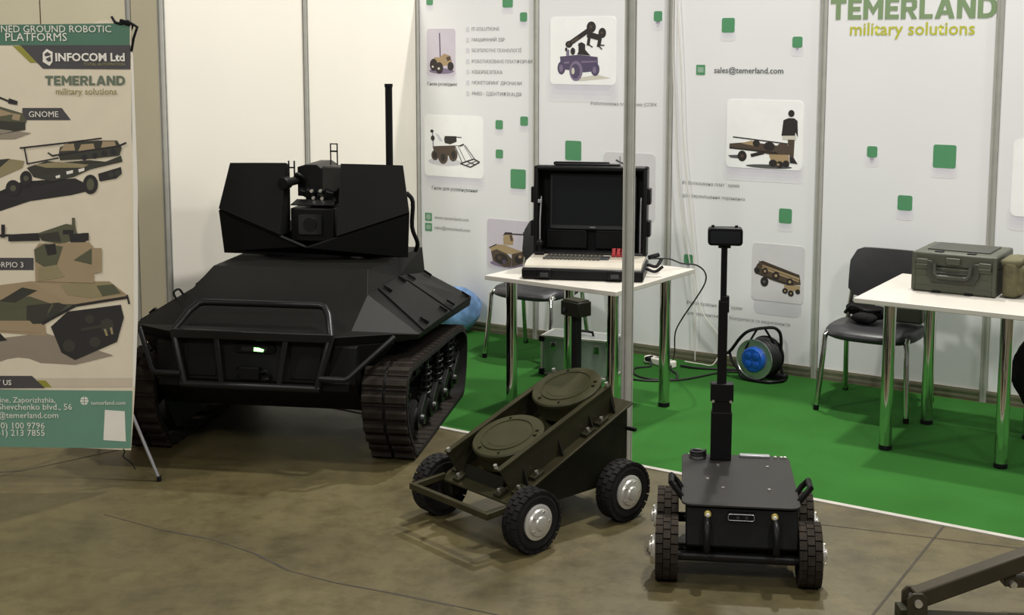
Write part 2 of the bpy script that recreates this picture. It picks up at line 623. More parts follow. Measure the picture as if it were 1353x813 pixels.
panels = []
for k in range(7):
    wall_post(back, float(k), -0.0)
    if k < 6:
        panels.append(wall_panel(back, k + 0.0215, k + 0.9785, 0.0, 'panel_print'))
        wall_rail(back, k + 0.021, k + 0.979, 0.0)


def wsq(pi, s0, z0, s1, z1, m='ink_green', r=0.012, y=-0.0018, name='printed_square'):
    mb = MB().prism(rrect(s0, z0, s1, z1, r), 'y', y, y + 0.0016)
    return mb.build(name, m, panels[pi], smooth=False)


def halo(pi, s0, z0, s1, z1, drop):
    for k in range(4):
        g = (k / 3 - .45) * drop * .55
        wsq(pi, s0 + g, z0 - drop * 1.15 + max(g, 0) + k * drop * .16, s1 - g, z0 + drop * .8, 'ink_halo_%d' % k, min(0.035, drop * 0.55), -0.0008 - .0001 * k, 'printed_halo')


def card(pi, rect, ink='ink_card_white', r=0.03, drop=0.07):
    s0, z0, s1, z1 = rect
    halo(pi, s0, z0, s1, z1, drop)
    return wsq(pi, s0, z0, s1, z1, ink, r, -0.0022, 'printed_card')


def cardpic(pi, rect, unit, shapes):
    s0, z0, s1, z1 = rect
    u0, v0, u1, v1 = unit

    def to3d(u, v, i):
        return (s0 + (u - u0) / (u1 - u0) * (s1 - s0), -0.0028 - 0.00004 * i, z1 - (v - v0) / (v1 - v0) * (z1 - z0))
    return picture(panels[pi], to3d, shapes)


def wtext(pi, txt, s, z, w, m='ink_grey', **k):
    return lettering(txt, panels[pi], s, z, w, m, -0.0022, **k)


# --- panel 0: list of services and three pictures
for r in ((0.084, 2.305, 0.141, 2.365), (0.729, 2.278, 0.812, 2.362), (0.870, 2.181, 0.927, 2.244), (0.670, 1.444, 0.730, 1.508),
          (0.873, 1.475, 0.935, 1.539), (0.671, 1.242, 0.731, 1.304), (0.794, 1.039, 0.917, 1.174)):
    halo(0, *r, 0.035)
    wsq(0, *r)
c1 = (0.088, 1.809, 0.333, 2.139)
card(0, c1, 'ink_lilac', 0.02, 0.05)
cardpic(0, c1, (85, 222, 300, 580), [
    ('ink_violet', circ(195, 545, 95, 18, 22)),
    ('ink_purple', stroke(181, 255, 186, 440, 8)), ('ink_tan', [(180, 440), (215, 412), (255, 425), (275, 470), (240, 500), (190, 510), (130, 470), (140, 440)]),
    ('ink_black', circ(135, 498, 30, 14, 48)), ('ink_black', circ(178, 522, 30, 14, 46)), ('ink_black', circ(264, 508, 24, 14, 34)),
    ('ink_pale', circ(128, 512, 8)), ('ink_pale', circ(174, 526, 9)), ('ink_brown', [(230, 440), (262, 430), (268, 458), (240, 470)])])
wtext(0, 'Гном-розвідник', 0.089, 1.738, 0.258, 'ink_dark')
for (t, z, w) in (('IT-SOLUTIONS', 2.123, 0.228), ('МАШИННИЙ ЗІР', 2.049, 0.272), ('БЕЗПІЛОТНІ ТЕХНОЛОГІЇ', 1.976, 0.407), ('РОБОТИЗОВАНІ ПЛАТФОРМИ', 1.900, 0.493),
                  ('КІБЕРБЕЗПЕКА', 1.826, 0.254), ('МОНІТОРИНГ ДРОНАМИ', 1.752, 0.409), ('FRIED - ІДЕНТИФІКАЦІЯ', 1.676, 0.407)):
    wtext(0, t, 0.474, z, w)
    wsq(0, 0.426, z - 0.004, 0.452, z + 0.028, 'ink_halo', 0.004, name='printed_bullet')
c2 = (0.057, 1.091, 0.566, 1.528)
card(0, c2)
cardpic(0, c2, (75, 80, 600, 645), [
    ('ink_halo', circ(260, 510, 150, 18, 36)), ('ink_violet', stroke(150, 230, 156, 380, 8)), ('ink_black', circ(145, 230, 15)), ('ink_black', circ(152, 295, 18, 12, 26)),
    ('ink_halo', [(175, 250), (205, 258), (245, 318), (215, 320)]), ('ink_brown', [(150, 370), (350, 352), (365, 420), (340, 450), (170, 450)]),
    ('ink_black', [(255, 300), (262, 270), (365, 268), (368, 318), (310, 345), (262, 335)]), ('ink_black', stroke(360, 275, 412, 278, 8)),
    ('ink_brown', circ(172, 452, 34, 14, 48)), ('ink_black', circ(172, 452, 20, 12, 30)), ('ink_brown', circ(245, 465, 44, 16, 66)), ('ink_black', circ(245, 470, 22, 12, 36)),
    ('ink_brown', circ(335, 440, 40, 16, 62)), ('ink_black', circ(338, 440, 20, 12, 36)), ('ink_dark', stroke(355, 360, 418, 512, 7)), ('ink_dark', stroke(378, 352, 448, 498, 5)),
    ('ink_dark', stroke(440, 345, 528, 470, 7)), ('ink_dark', stroke(432, 350, 505, 470, 4)), ('ink_dark', stroke(350, 354, 400, 352, 5)), ('ink_black', stroke(392, 358, 432, 338, 14)),
    ('ink_black', stroke(400, 517, 520, 468, 12)), ('ink_black', stroke(520, 468, 570, 494, 12)), ('ink_black', stroke(570, 494, 490, 545, 12)), ('ink_black', stroke(490, 545, 400, 517, 12)),
    ('ink_black', stroke(450, 492, 530, 520, 9)), ('ink_black', stroke(445, 532, 545, 482, 7))])
wtext(0, 'Гном для розмінування', 0.121, 0.992, 0.395, 'ink_dark')
for z0, t, w, kk in ((0.759, 'www.temerland.com', 0.299, 0), (0.685, 'sales@temerland.com', 0.309, 1)):
    wsq(0, 0.057, z0, 0.117, z0 + 0.059, 'ink_green', 0.003, name='printed_icon')
    if kk:
        wsq(0, 0.066, z0 + 0.014, 0.108, z0 + 0.045, 'ink_icon', 0.003, -0.0026, 'printed_icon')
    else:
        MB().prism(circ(0.087, z0 + 0.03, 0.021), 'y', -0.0026, -0.001).build('printed_icon', 'ink_icon', panels[0], smooth=False)
    wtext(0, t, 0.141, z0 + 0.02, w, 'ink_grey')
c3 = (0.599, 0.473, 0.967, 0.815)
card(0, c3, 'ink_lilac', 0.025, 0.05)
cardpic(0, c3, (750, 230, 1215, 760), [
    ('ink_violet', circ(960, 715, 180, 18, 38)), ('ink_tan', [(770, 548), (840, 508), (940, 505), (1060, 545), (1130, 560), (1142, 600), (960, 600), (800, 590)]),
    ('ink_brown', [(790, 590), (850, 560), (960, 600), (1010, 650), (1000, 740), (930, 748), (810, 690)]), ('ink_black', circ(900, 660, 70, 16, 56)), ('ink_brown', circ(880, 650, 24)), ('ink_purple', circ(930, 690, 22)),
    ('ink_brown', [(1010, 600), (1120, 560), (1145, 620), (1130, 690), (1010, 740)]), ('ink_black', circ(1080, 650, 42, 14, 50)), ('ink_tan', circ(1095, 620, 16)),
    ('ink_tan', [(925, 500), (920, 430), (940, 390), (1010, 380), (1030, 440), (1020, 500)]), ('ink_brown', [(985, 395), (1010, 388), (1024, 450), (1000, 460)]),
    ('ink_black', [(915, 410), (940, 365), (1010, 362), (1020, 385), (940, 392)]), ('ink_black', stroke(1000, 380, 1180, 373, 14)), ('ink_black', stroke(1130, 345, 1130, 385, 8)), ('ink_black', stroke(770, 552, 850, 506, 10))])
# --- panel 1
c4 = (1.110, 1.763, 1.609, 2.209)
card(1, c4, drop=0.10)
cardpic(1, c4, (265, 125, 755, 632), [
    ('ink_pale', [(440, 590), (620, 555), (720, 580), (480, 606)]),
    ('ink_purple', [(340, 422), (480, 408), (622, 424), (625, 470), (600, 530), (520, 540), (380, 520), (345, 470)]), ('ink_violet', [(370, 462), (410, 458), (412, 472), (372, 478)]), ('ink_violet', [(500, 455), (620, 452), (620, 462), (500, 468)]),
    ('ink_purple', circ(352, 508, 30, 16, 50)), ('ink_violet', circ(350, 510, 14, 12, 28)), ('ink_violet', circ(462, 530, 50, 18, 76)), ('ink_purple', circ(458, 532, 34, 16, 56)), ('ink_pale', circ(440, 530, 12, 12, 26)),
    ('ink_purple', circ(605, 516, 32, 16, 50)), ('ink_violet', circ(600, 520, 14, 12, 26)),
    ('ink_black', [(470, 405), (490, 365), (475, 335), (500, 312), (530, 330), (530, 370), (570, 415)]), ('ink_black', stroke(500, 395, 500, 320, 40)),
    ('ink_black', stroke(420, 320, 570, 215, 36)), ('ink_brown', stroke(425, 316, 480, 280, 18)), ('ink_black', circ(574, 202, 34, 16, 42)), ('ink_brown', circ(572, 200, 12)), ('ink_black', circ(408, 330, 26)), ('ink_brown', circ(406, 328, 10)),
    ('ink_black', stroke(545, 255, 650, 285, 44)), ('ink_black', circ(655, 246, 28, 16, 38)), ('ink_brown', circ(652, 246, 9)), ('ink_black', stroke(560, 270, 552, 340, 22)), ('ink_black', stroke(552, 330, 585, 352, 10)),
    ('ink_black', stroke(640, 285, 628, 350, 26)), ('ink_black', stroke(640, 335, 672, 338, 9)), ('ink_black', stroke(632, 345, 655, 368, 9)), ('ink_black', circ(438, 382, 18, 12, 28)), ('ink_violet', stroke(400, 370, 400, 415, 22)), ('ink_black', circ(388, 368, 9, 10, 16))])
wtext(1, 'Роботизована платформа (СПРК', 1.426, 1.632, 0.483, 'ink_grey')
for r in ((1.879, 2.174, 1.938, 2.238), (1.231, 1.256, 1.354, 1.388)):
    halo(1, *r, 0.05)
    wsq(1, *r)
c5 = (1.526, 0.880, 1.907, 1.325)
wsq(1, *c5, 'ink_card', 0.03, -0.0022, 'printed_card')
cardpic(1, c5, (460, 10, 755, 360), [('ink_dark', stroke(530, 50, 615, 85, 10)), ('ink_dark', stroke(553, 30, 555, 52, 4)), ('ink_dark', stroke(612, 20, 615, 40, 6)), ('ink_black', circ(660, 110, 50, 14, 26)), ('ink_brown', [(560, 130), (700, 120), (720, 210), (570, 220)])])
# --- panel 2
for r in ((2.347, 2.100, 2.432, 2.190), (2.806, 2.008, 2.869, 2.074), (2.750, 0.940, 2.832, 1.031), (2.117, 0.630, 2.179, 0.692)):
    halo(2, *r, 0.045)
    wsq(2, *r)
wsq(2, 2.180, 1.838, 2.240, 1.901, 'ink_green', 0.003, name='printed_icon')
wsq(2, 2.190, 1.853, 2.230, 1.886, 'ink_icon', 0.003, -0.0026, 'printed_icon')
wtext(2, 'sales@temerland.com', 2.302, 1.852, 0.452, 'ink_dark', bold=0.012)
c6 = (2.393, 1.268, 2.888, 1.690)
card(2, c6)
cardpic(2, c6, (232, 378, 526, 650), [
    ('ink_dark', [(240, 602), (290, 598), (300, 615), (250, 612)]), ('ink_dark', circ(400, 640, 90, 16, 8)),
    ('ink_brown', [(245, 555), (330, 545), (470, 560), (478, 590), (400, 592), (330, 580), (245, 572)]), ('ink_black', stroke(245, 572, 470, 588, 7)), ('ink_black', stroke(258, 528, 480, 548, 5)),
    ('ink_tan', [(290, 552), (330, 540), (365, 545), (350, 562)]), ('ink_black', circ(400, 560, 22, 12, 18)), ('ink_black', circ(350, 550, 14)), ('ink_brown', circ(452, 570, 26, 14, 26)),
    ('ink_black', circ(296, 603, 18, 14, 22)), ('ink_brown', circ(296, 603, 7)), ('ink_black', stroke(330, 600, 380, 585, 14)), ('ink_tan', [(400, 592), (475, 590), (478, 620), (410, 625)]),
    ('ink_black', circ(416, 626, 16, 12, 15)), ('ink_black', circ(442, 630, 14, 12, 14)), ('ink_black', circ(466, 626, 13, 12, 14)), ('ink_tan', circ(436, 630, 5)),
    ('ink_black', circ(481, 428, 12, 14, 14)), ('ink_black', [(452, 455), (470, 446), (492, 446), (505, 456), (508, 520), (498, 500), (496, 520), (462, 522), (456, 520), (446, 515)]),
    ('ink_pale', [(450, 516), (500, 514), (502, 530), (450, 530)]), ('ink_brown', [(470, 530), (496, 530), (494, 600), (480, 606), (474, 570)]), ('ink_black', [(478, 598), (494, 600), (510, 625), (480, 622)])])
wtext(2, 'Роботизована платформа', 2.099, 1.143, 0.387, 'ink_grey')
wtext(2, 'для переміщення поранених', 2.100, 1.062, 0.428, 'ink_grey')
c7 = (2.584, 0.447, 2.922, 0.806)
wsq(2, 2.60, 0.36, 2.91, 0.47, 'ink_halo', 0.04, -0.0008, 'printed_halo')
wsq(2, *c7, 'ink_card', 0.025, -0.0022, 'printed_card')
cardpic(2, c7, (445, 78, 725, 375), [
    ('ink_brown', [(455, 218), (480, 180), (500, 168), (700, 225), (708, 275), (640, 285), (560, 268), (465, 238)]), ('ink_tan', [(500, 190), (700, 240), (698, 262), (500, 212)]),
    ('ink_black', circ(472, 222, 16)), ('ink_black', circ(515, 222, 17)), ('ink_black', circ(575, 240, 20)), ('ink_black', circ(650, 265, 19)), ('ink_tan', circ(515, 222, 7)), ('ink_tan', circ(575, 240, 8)), ('ink_tan', circ(650, 265, 8)),
    ('ink_black', stroke(480, 172, 700, 235, 4)), ('ink_black', stroke(470, 190, 705, 255, 3)), ('ink_black', stroke(462, 235, 700, 290, 6)),
    ('ink_black', circ(514, 277, 22, 14, 26)), ('ink_dark', circ(512, 277, 8)), ('ink_tan', [(618, 285), (705, 280), (705, 312), (625, 308)]), ('ink_black', circ(626, 314, 15)), ('ink_black', circ(657, 324, 16)), ('ink_black', circ(693, 312, 13)), ('ink_tan', circ(657, 324, 5)), ('ink_tan', circ(626, 314, 5))])
wtext(2, 'Роботизована платформи', 2.144, 0.370, 0.380, 'ink_grey')
wtext(2, 'для перевантаження боєприпасів та медикаментів', 2.146, 0.303, 0.694, 'ink_grey')
# --- panel 3: company name
word, ww = block_word('TEMERLAND')
picture(panels[3], lambda u, v, i: (3.036 + u * .943 / ww, -.0022, 2.172 + v * .121), [('ink_logo', q_) for q_ in word], 'lettering')
wtext(3, 'military solutions', 3.157, 2.082, 0.709, 'ink_lime', bold=0.012, height=0.072)
for r in ((3.282, 1.370, 3.343, 1.435), (3.665, 1.327, 3.793, 1.460), (3.472, 1.069, 3.557, 1.157)):
    halo(3, *r, 0.05)
    wsq(3, *r)
c8 = (4.100, 1.079, 4.60, 1.509)
card(4, c8)

# --- left side wall (plain cream panels), running toward the viewer from the corner
left = thing('wall_left', 'plain cream side wall of framed panels', None, CORNER, -YAW - PI / 2, kind='structure')
# local x runs backwards from the end towards the corner: place by negative x
PW = 1.1985


def left_panel(x0, x1):
    MB().box(((x0 + x1) / 2, -0.004, (0.066 + HW) / 2), (x1 - x0, 0.008, HW - 0.066)).build('wall_panel', 'panel_cream', left, smooth=False)
    MB().box(((x0 + x1) / 2, 0, 0.033), (x1 - x0, 0.026, 0.066)).build('bottom_rail', 'alu_dull', left, smooth=False)


for k in (1, 2):
    wall_post(left, k * PW, 0)
left_panel(0.0215, PW - 0.0215)
left_panel(PW + 0.0215, 2 * PW - 0.0215)
# narrow return of the neighbouring stand
ret = thing('wall_return', 'narrow beige return panel between two uprights left of the cream wall', None, stand(0, 2 * PW), -YAW, kind='structure')
wall_post(ret, -0.262, 0)
MB().box((-0.131, 0.0, (0.066 + HW) / 2), (0.218, 0.008, HW - 0.066)).build('wall_panel', 'panel_beige', ret, smooth=False)
MB().box((-0.131, 0.0, 0.033), (0.218, 0.026, 0.066)).build('bottom_rail', 'alu_dull', ret, smooth=False)
far = thing('wall_far', 'beige hall partition far behind the banner', None, (-3.6, 9.5, 0), 0.0, kind='structure')
for i in range(3):
    MB().box((-1.15 + i * 0.9, 0.0, 1.45), (0.89, 0.03, 2.3)).build('wall_panel', 'panel_beige', far, smooth=False)
MB().box((-0.25, -0.01, 0.15), (2.7, 0.05, 0.30)).build('skirting', 'dark_base', far, smooth=False)

# --- free standing upright at the front edge of the stand
pole = thing('upright_post', 'tall grooved aluminium upright standing at the front edge of the green carpet', 'post', stand(2.823, 2.135), -YAW)
w, g = 0.0255, 0.005
ring = []
for k in range(4):
    a = k * PI / 2
    for px, py in ((w, -w * 0.5), (w, -g), (w - 0.007, -g), (w - 0.007, g), (w, g), (w, w * 0.5)):
        ring.append((px * math.cos(a) - py * math.sin(a), px * math.sin(a) + py * math.cos(a)))
MB().prism(ring, 'z', 0.012, HW + 0.05).build('shaft', 'alu', pole, angle=20)
MB().box((0, 0, 0.006), (0.07, 0.07, 0.012)).build('foot_plate', 'alu_dull', pole, 0.003)

# ------------------------------------------------------------------ tracked armoured robot
ugv = thing('tracked_robot', 'large black tracked armoured robot with a boxy gun turret and front bull bar', 'robot', (-1.189, 6.386, 0), -0.158, size=0.5)


def mir(p):
    return (-p[0], p[1], p[2])


A, B, Cc, D = (.40, -.30, .650), (.655, -.12, .638), (.745, .0, .612), (.77, 1.22, .562)
E, G, Hh, I, J, K = (.463, .077, .787), (.416, .262, .880), (.475, .65, .775), (.49, 1.24, .695), (.475, 1.24, .850), (.45, -.18, .656)
A2, B2, C2, D2 = (.40, -.28, .60), (.65, -.105, .592), (.735, .02, .585), (.76, 1.22, .515)
hp = [A, B, Cc, D, E, G, Hh, I, J, K, A2, B2, C2, D2]
n = len(hp)
ia, ib, ic, idd, ie, ig, ih, ii, ij, ik, ia2, ib2, ic2, id2 = range(n)
half = [(ia, ib, ik), (ib, ic, ik), (ik, ic, ie), (ie, ic, ih), (ih, ic, idd), (ih, idd, ii), (ie, ih, ig), (ig, ih, ij), (ih, ii, ij),
        (ia, ia2, ib2, ib), (ib, ib2, ic2, ic), (ic, ic2, id2, idd)]
faces = list(half) + [tuple(n + i for i in f)[::-1] for f in half]
L = lambda i: n + i
faces += [(L(ia), ia, ik, L(ik)), (L(ik), ik, ie, L(ie)), (L(ie), ie, ig, L(ig)), (L(ig), ig, ij, L(ij)), (ia, L(ia), L(ia2), ia2),
          (ij, ii, idd, id2, L(id2), L(idd), L(ii), L(ij)), (ia2, ib2, ic2, id2, L(id2), L(ic2), L(ib2), L(ia2))]
MB().add(hp + [mir(p) for p in hp], faces).build('upper_hull', 'ugv', ugv, bevel=0.004, smooth=False)
MB().prism([(-.27, .60), (-.30, .42), (-.12, .25), (1.10, .25), (1.2, .40), (1.2, .60)], 'x', -.50, .50).build('lower_hull', 'ugv_dark', ugv, bevel=0.006, smooth=False)
# nose side cheeks
for s in (1, -1):
    c = [(s * .395, -.285, .605), (s * .64, -.11, .595), (s * .52, -.12, .44), (s * .35, -.29, .42)]
    MB().slab(c if s < 0 else c[::-1], 0.012).build('nose_cheek', 'ugv_dark', ugv, smooth=False)


def lerp(a, b, t):
    return tuple(a[i] + (b[i] - a[i]) * t for i in range(3))


def on_line(y, P, Q):
    return lerp(P, Q, (y - P[1]) / (Q[1] - P[1]))


def top_at(y):
    return on_line(y, E, Hh) if y < Hh[1] else on_line(y, Hh, I)


def side_at(y):
    return on_line(y, Cc, D)


for s in (1, -1):
    for (t0, t1, b0, b1) in ((.245, .655, .075, .665), (.685, 1.225, .695, 1.205)):
        qd = [top_at(t0), top_at(t1), side_at(b1), side_at(b0)]
        cen = [sum(p[i] for p in qd) / 4 for i in range(3)]
        qd = [lerp(p, cen, 0.012) for p in qd]
        qd = [(s * p[0] + s * 0.001, p[1], p[2] + 0.001) for p in qd]
        hatch = MB().slab(qd if s < 0 else qd[::-1], 0.010).build('side_hatch', 'ugv', ugv, bevel=0.002, smooth=False)
        for (u, v) in ((0.16, 0.10), (0.88, 0.08), (0.16, 0.88), (0.86, 0.90)):
            p = lerp(lerp(qd[0], qd[1], u), lerp(qd[3], qd[2], u), v)
            p = (p[0] + s * 0.012, p[1], p[2] + 0.016)
            MB().box(p, (0.05, 0.018, 0.014), (0, s * 0.6, 0.35 * s)).build('latch', 'ugv_dark', hatch, bevel=0.002)
# lifting eyes on the left slope edge
for y in (0.42, 0.05):
    p = on_line(y, E, Hh) if y > .077 else E
    MB().tube([(-p[0] - .07, y, p[2] - .05), (-p[0] - .085, y, p[2] - .015), (-p[0] - .065, y + .02, p[2] + .0), (-p[0] - .045, y + .03, p[2] - .03)], .006, 8, sub=4).build('lifting_eye', 'ugv_dark', ugv)

# bull bar
hoop = [(-.330, -.355, .415), (-.392, -.318, .663), (-.352, -.225, .738), (-.322, -.18, .768), (-.29, -.172, .775), (.29, -.172, .775), (.322, -.18, .768), (.352, -.225, .738), (.392, -.318, .663), (.330, -.355, .415)]
bar = MB().tube(hoop, .0175, 10).build('bull_bar', 'ugv_tube', ugv)
MB().bar((-.40, -.325, .652), (.40, -.325, .652), .03, .042).build('cross_bar', 'ugv_tube', bar, 0.004)
MB().tube([(-.345, -.355, .412), (.345, -.355, .412)], .018, 10).build('bottom_tube', 'ugv_tube', bar)
for s in (-1, 1):
    MB().bar((s * .173, -.325, .64), (s * .143, -.352, .42), .026, .02).build('divider', 'ugv_tube', bar, 0.003)
    MB().tube([(s * .345, -.362, .465), (s * .47, -.368, .465), (s * .485, -.36, .472), (s * .65, -.136, .625)], .0135, 10).build('corner_tube', 'ugv_tube', bar)
    MB().box((s * .41, -.30, .415), (.13, .05, .045)).build('foot_block', 'ugv_dark', bar, 0.004)
# recessed front plates
pl = [(-.36, -.272, .632), (-.34, -.312, .43), (.34, -.312, .43), (.36, -.272, .632)]
MB().slab(pl, -0.03).build('front_plate', 'ugv_dark', ugv, smooth=False)
for x0, x1 in ((-.335, -.185), (.185, .335)):
    MB().slab([(x0, -.277, .612), (x0 + (.01 if x0 < 0 else 0), -.311, .445), (x1 - (.01 if x1 > 0 else 0), -.311, .445), (x1, -.277, .612)], .008).build('inset_plate', 'ugv', ugv, 0.002)
slot = MB().prism(rrect(-.098, .562, .108, .600, .018), 'y', -.300, -.285).build('lamp_slot', 'ugv', ugv, smooth=False)
MB().prism(rrect(-.06, .570, .07, .592, .01), 'y', -.304, -.29).build('lamp_glass', 'lens', slot, smooth=False)
MB().prism([(.004, .572), (.05, .570), (.055, .580), (.03, .588), (.006, .590)], 'y', -.3075, -.30).build('lit_lamp', 'led', slot, smooth=False)
sock = MB().box((-.01, -.325, .470), (.10, .04, .062)).build('connector_box', 'ugv', ugv, 0.005)
for dx, dz in ((-.075, .022), (-.075, -.022), (-.045, .022)):
    MB().cyl((-.01 + dx, -.305, .47 + dz), (-.01 + dx, -.318, .47 + dz), .006, 10).build('bolt', 'wheel_steel', sock)
MB().tube([(.045, -.33, .475), (.075, -.34, .485), (.09, -.335, .465), (.085, -.325, .445), (.06, -.33, .44)], .008, 8, sub=4).build('cable_loop', 'black', sock)
for x in (-.18, .02, .2):
    MB().cyl((x, -.205, .36), (x, -.225, .355), .012, 10).build('bolt', 'ugv_dark', ugv)

# tracks
LOOP = [(-.02, .004), (-.145, .085), (-.232, .185), (-.268, .289), (-.265, .392), (-.228, .452), (-.165, .478), (-.06, .482), (.356, .460), (.96, .430), (1.15, .392), (1.235, .314), (1.215, .160), (1.145, .036), (1.06, .004), (.55, .002)]
lp = catmull([Vector((0, p[0], p[1])) for p in LOOP], 12, True)
# equal spacing
per = [0.0]
for i in range(len(lp)):
    per.append(per[-1] + (lp[(i + 1) % len(lp)] - lp[i]).length)
TOT = per[-1]
NP = 46


def loop_at(t):
    t = t % TOT
    for i in range(len(lp)):
        if per[i + 1] >= t:
            k = (t - per[i]) / (per[i + 1] - per[i])
            return lp[i].lerp(lp[(i + 1) % len(lp)], k)


pts = [loop_at(TOT * k / (NP * 2)) for k in range(NP * 2)]
# make sure the loop is wound so that outward is known
cent = sum(pts, Vector()) / len(pts)


def normal_at(i):
    t = (pts[(i + 1) % len(pts)] - pts[i - 1]).normalized()
    nn = Vector((0, -t.z, t.y))
    if nn.dot(pts[i] - cent) < 0:
        nn = -nn
    return t, nn


pm = MB()
for x0, x1 in ((-.108, -.008), (.008, .108)):
    pm.box(((x0 + x1) / 2, 0, .004), (x1 - x0, .066, .012))
    pm.prism([(-.024, .009), (.024, .009), (.014, .026), (-.014, .026)], 'x', x0, x1)
PADMESH = None
WHEELS = ((.16, .135), (.44, .125), (.72, .125), (.98, .135))
for s in (1, -1):
    cx = s * .631
    tr_ = thing('track', None, None, (cx, 0, 0))
    tr_.parent = ugv
    mb = MB()
    N = len(pts)
    V = []
    for i in range(N):
        t, nn = normal_at(i)
        for off in (-.006, -.026):
            for xx in (-.112, .112):
                p = pts[i] + nn * off
                V.append((xx, p.y, max(p.z, 0.010)))
    F = []
    for i in range(N):
        j = (i + 1) % N
        a, b = i * 4, j * 4
        F += [(a, a + 1, b + 1, b), (a + 2, b + 2, b + 3, a + 3), (a, b, b + 2, a + 2), (a + 1, a + 3, b + 3, b + 1)]
    mb.add(V, F)
    mb.build('track_band', 'rubber', tr_)
    for k in range(NP):
        i = k * 2
        t, nn = normal_at(i)
        p = pts[i] - nn * .012
        R = Matrix((Vector((1, 0, 0)), t, nn)).transposed()
        if R.determinant() < 0:
            R = Matrix((Vector((-1, 0, 0)), t, nn)).transposed()
        if PADMESH is None:
            PADMESH = pm.build('track_pad', 'pad', tr_, smooth=False)
            po = PADMESH
        else:
            po = share(PADMESH, tr_)
        z = p.z
        if p.z < 0.03 and nn.z < -0.8:
            p = Vector((0, p.y, 0.0265))
        po.location = (0, p.y, max(p.z, 0.0265 * max(0.0, -nn.z)))
        po.rotation_euler = R.to_euler()
    # running gear
    for (y, z) in WHEELS:
        wh = MB().lathe([(.02, -.07), (.05, -.07), (.058, -.05), (.085, -.05), (.098, -.042), (.098, .042), (.085, .05), (.058, .05), (.05, .066), (.02, .07)], (s * .635, y, z), (1, 0, 0), 24).build('road_wheel', 'rubber', ugv)
        MB().lathe([(.056, 0), (.056, .012), (.03, .018), (.024, .034), (.004, .036)], (s * .695, y, z), (s, 0, 0), 18).build('wheel_hub', 'wheel_steel', wh)
        sa = MB()
        sa.bar((s * .70, y, z + .01), (s * .70, y + .17, z + .11), .03, .05)
        sa.build('swing_arm', 'ugv_dark', ugv, 0.004)
    for (y, z, r) in ((-.105, .315, .115), (1.08, .275, .115)):
        sp = MB().lathe([(.03, -.06), (r - .03, -.06), (r - .02, -.03), (r, -.03), (r, .03), (r - .02, .03), (r - .03, .06), (.03, .06)], (s * .635, y, z), (1, 0, 0), 24).build('drive_sprocket', 'ugv_dark', ugv)
        for k in range(6):
            a = k * PI / 3
            MB().cyl((s * .69, y + .055 * math.cos(a), z + .055 * math.sin(a)), (s * .708, y + .055 * math.cos(a), z + .055 * math.sin(a)), .012, 8).build('bolt', 'wheel_steel', sp)
    for y in (.30, .58, .86):
        hel = []
        for k in range(61):
            a = k / 60 * 5 * 2 * PI
            hel.append((s * .70 + .026 * math.cos(a), y + .026 * math.sin(a) + .03 * k / 60, .21 + .16 * k / 60))
        sp = MB().tube(hel, .0065, 6).build('coil_spring', 'wheel_steel', ugv)
        MB().cyl((s * .70, y, .19), (s * .70, y + .03, .40), .012, 10).build('damper_rod', 'wheel_steel', sp)
    for y in (.18, .62):
        MB().lathe([(.045, -.05), (.045, .05)], (s * .64, y, .402), (1, 0, 0), 18).build('return_roller', 'ugv_dark', ugv)
    MB().box((s * .56, .52, .33), (.10, 1.3, .14)).build('suspension_beam', 'ugv_dark', ugv, 0.01)
    MB().prism([(-.16, .24), (-.05, .10), (1.05, .10), (1.14, .25), (1.14, .46), (-.16, .46)], 'x', s * .508 if s > 0 else -.520, s * .520 if s > 0 else -.508).build('inner_plate', 'ugv_dark', ugv, smooth=False)

# turret
tur = thing('turret', None, None)
tur.parent = ugv
MB().lathe([(.40, 0), (.40, .02), (.36, .03), (.36, .05)], (0, .98, .845), (0, 0, 1), 40).build('turret_ring', 'ugv_dark', tur)
TL, TR, BR, KL, V0 = (-.488, .74, 1.372), (-.153, .665, 1.380), (-.155, .60, .998), (-.536, .676, 1.124), (0, .555, .947)
BL, Bm = (-.520, .70, .885), (0, .665, .885)


def on_plane(x, z, a, b, c):
    """point at (x, z) on the plane through a, b, c"""
    a, b, c = Vector(a), Vector(b), Vector(c)
    nn = (b - a).cross(c - a)
    return (x, a.y - (nn.x * (x - a.x) + nn.z * (z - a.z)) / nn.y, z)


def on_edge(x):
    t = (x - KL[0]) / (V0[0] - KL[0])
    return (x, KL[1] + t * (V0[1] - KL[1]), KL[2] + t * (V0[2] - KL[2]))


BM_, BR = on_edge(-.30), on_edge(-.155)
TM = on_plane(-.30, 1.377, TL, KL, BM_)
TR = on_plane(-.153, 1.380, TM, BM_, BR)

for s in (1, -1):
    f = (lambda p: p) if s == 1 else mir
    for q4 in ([TL, KL, BM_, TM], [TM, BM_, BR, TR]):
        q4 = [f(p) for p in q4]
        MB().slab(q4 if s == 1 else q4[::-1], .018).build('shield_plate', 'ugv', tur, smooth=False)
    q4 = [f(KL), f(BL), f(Bm), f(V0)]
    if s == -1:
        q4 = q4[::-1]
    MB().slab(q4, .016).build('lower_shield', 'ugv_dark', tur, smooth=False)
    # side plate falling away backwards
    q4 = [f(TL), (f(TL)[0] * .70, 1.24, 1.27), (f(KL)[0] * .70, 1.28, 1.10), f(KL)]
    q4b = [f(KL), (f(KL)[0] * .70, 1.28, 1.10), (f(BL)[0] * .70, 1.24, .90), f(BL)]
    for qq in (q4, q4b):
        MB().slab(qq if s == 1 else qq[::-1], -.014).build('side_shield', 'ugv', tur, smooth=False)
    MB().slab([f(TR), f(BR), (f(BR)[0], .74, 1.0), (f(TR)[0], .74, 1.36)] if s == -1 else [f(TR), (f(TR)[0], .74, 1.36), (f(BR)[0], .74, 1.0), f(BR)], .012).build('cheek_plate', 'ugv_dark', tur, smooth=False)
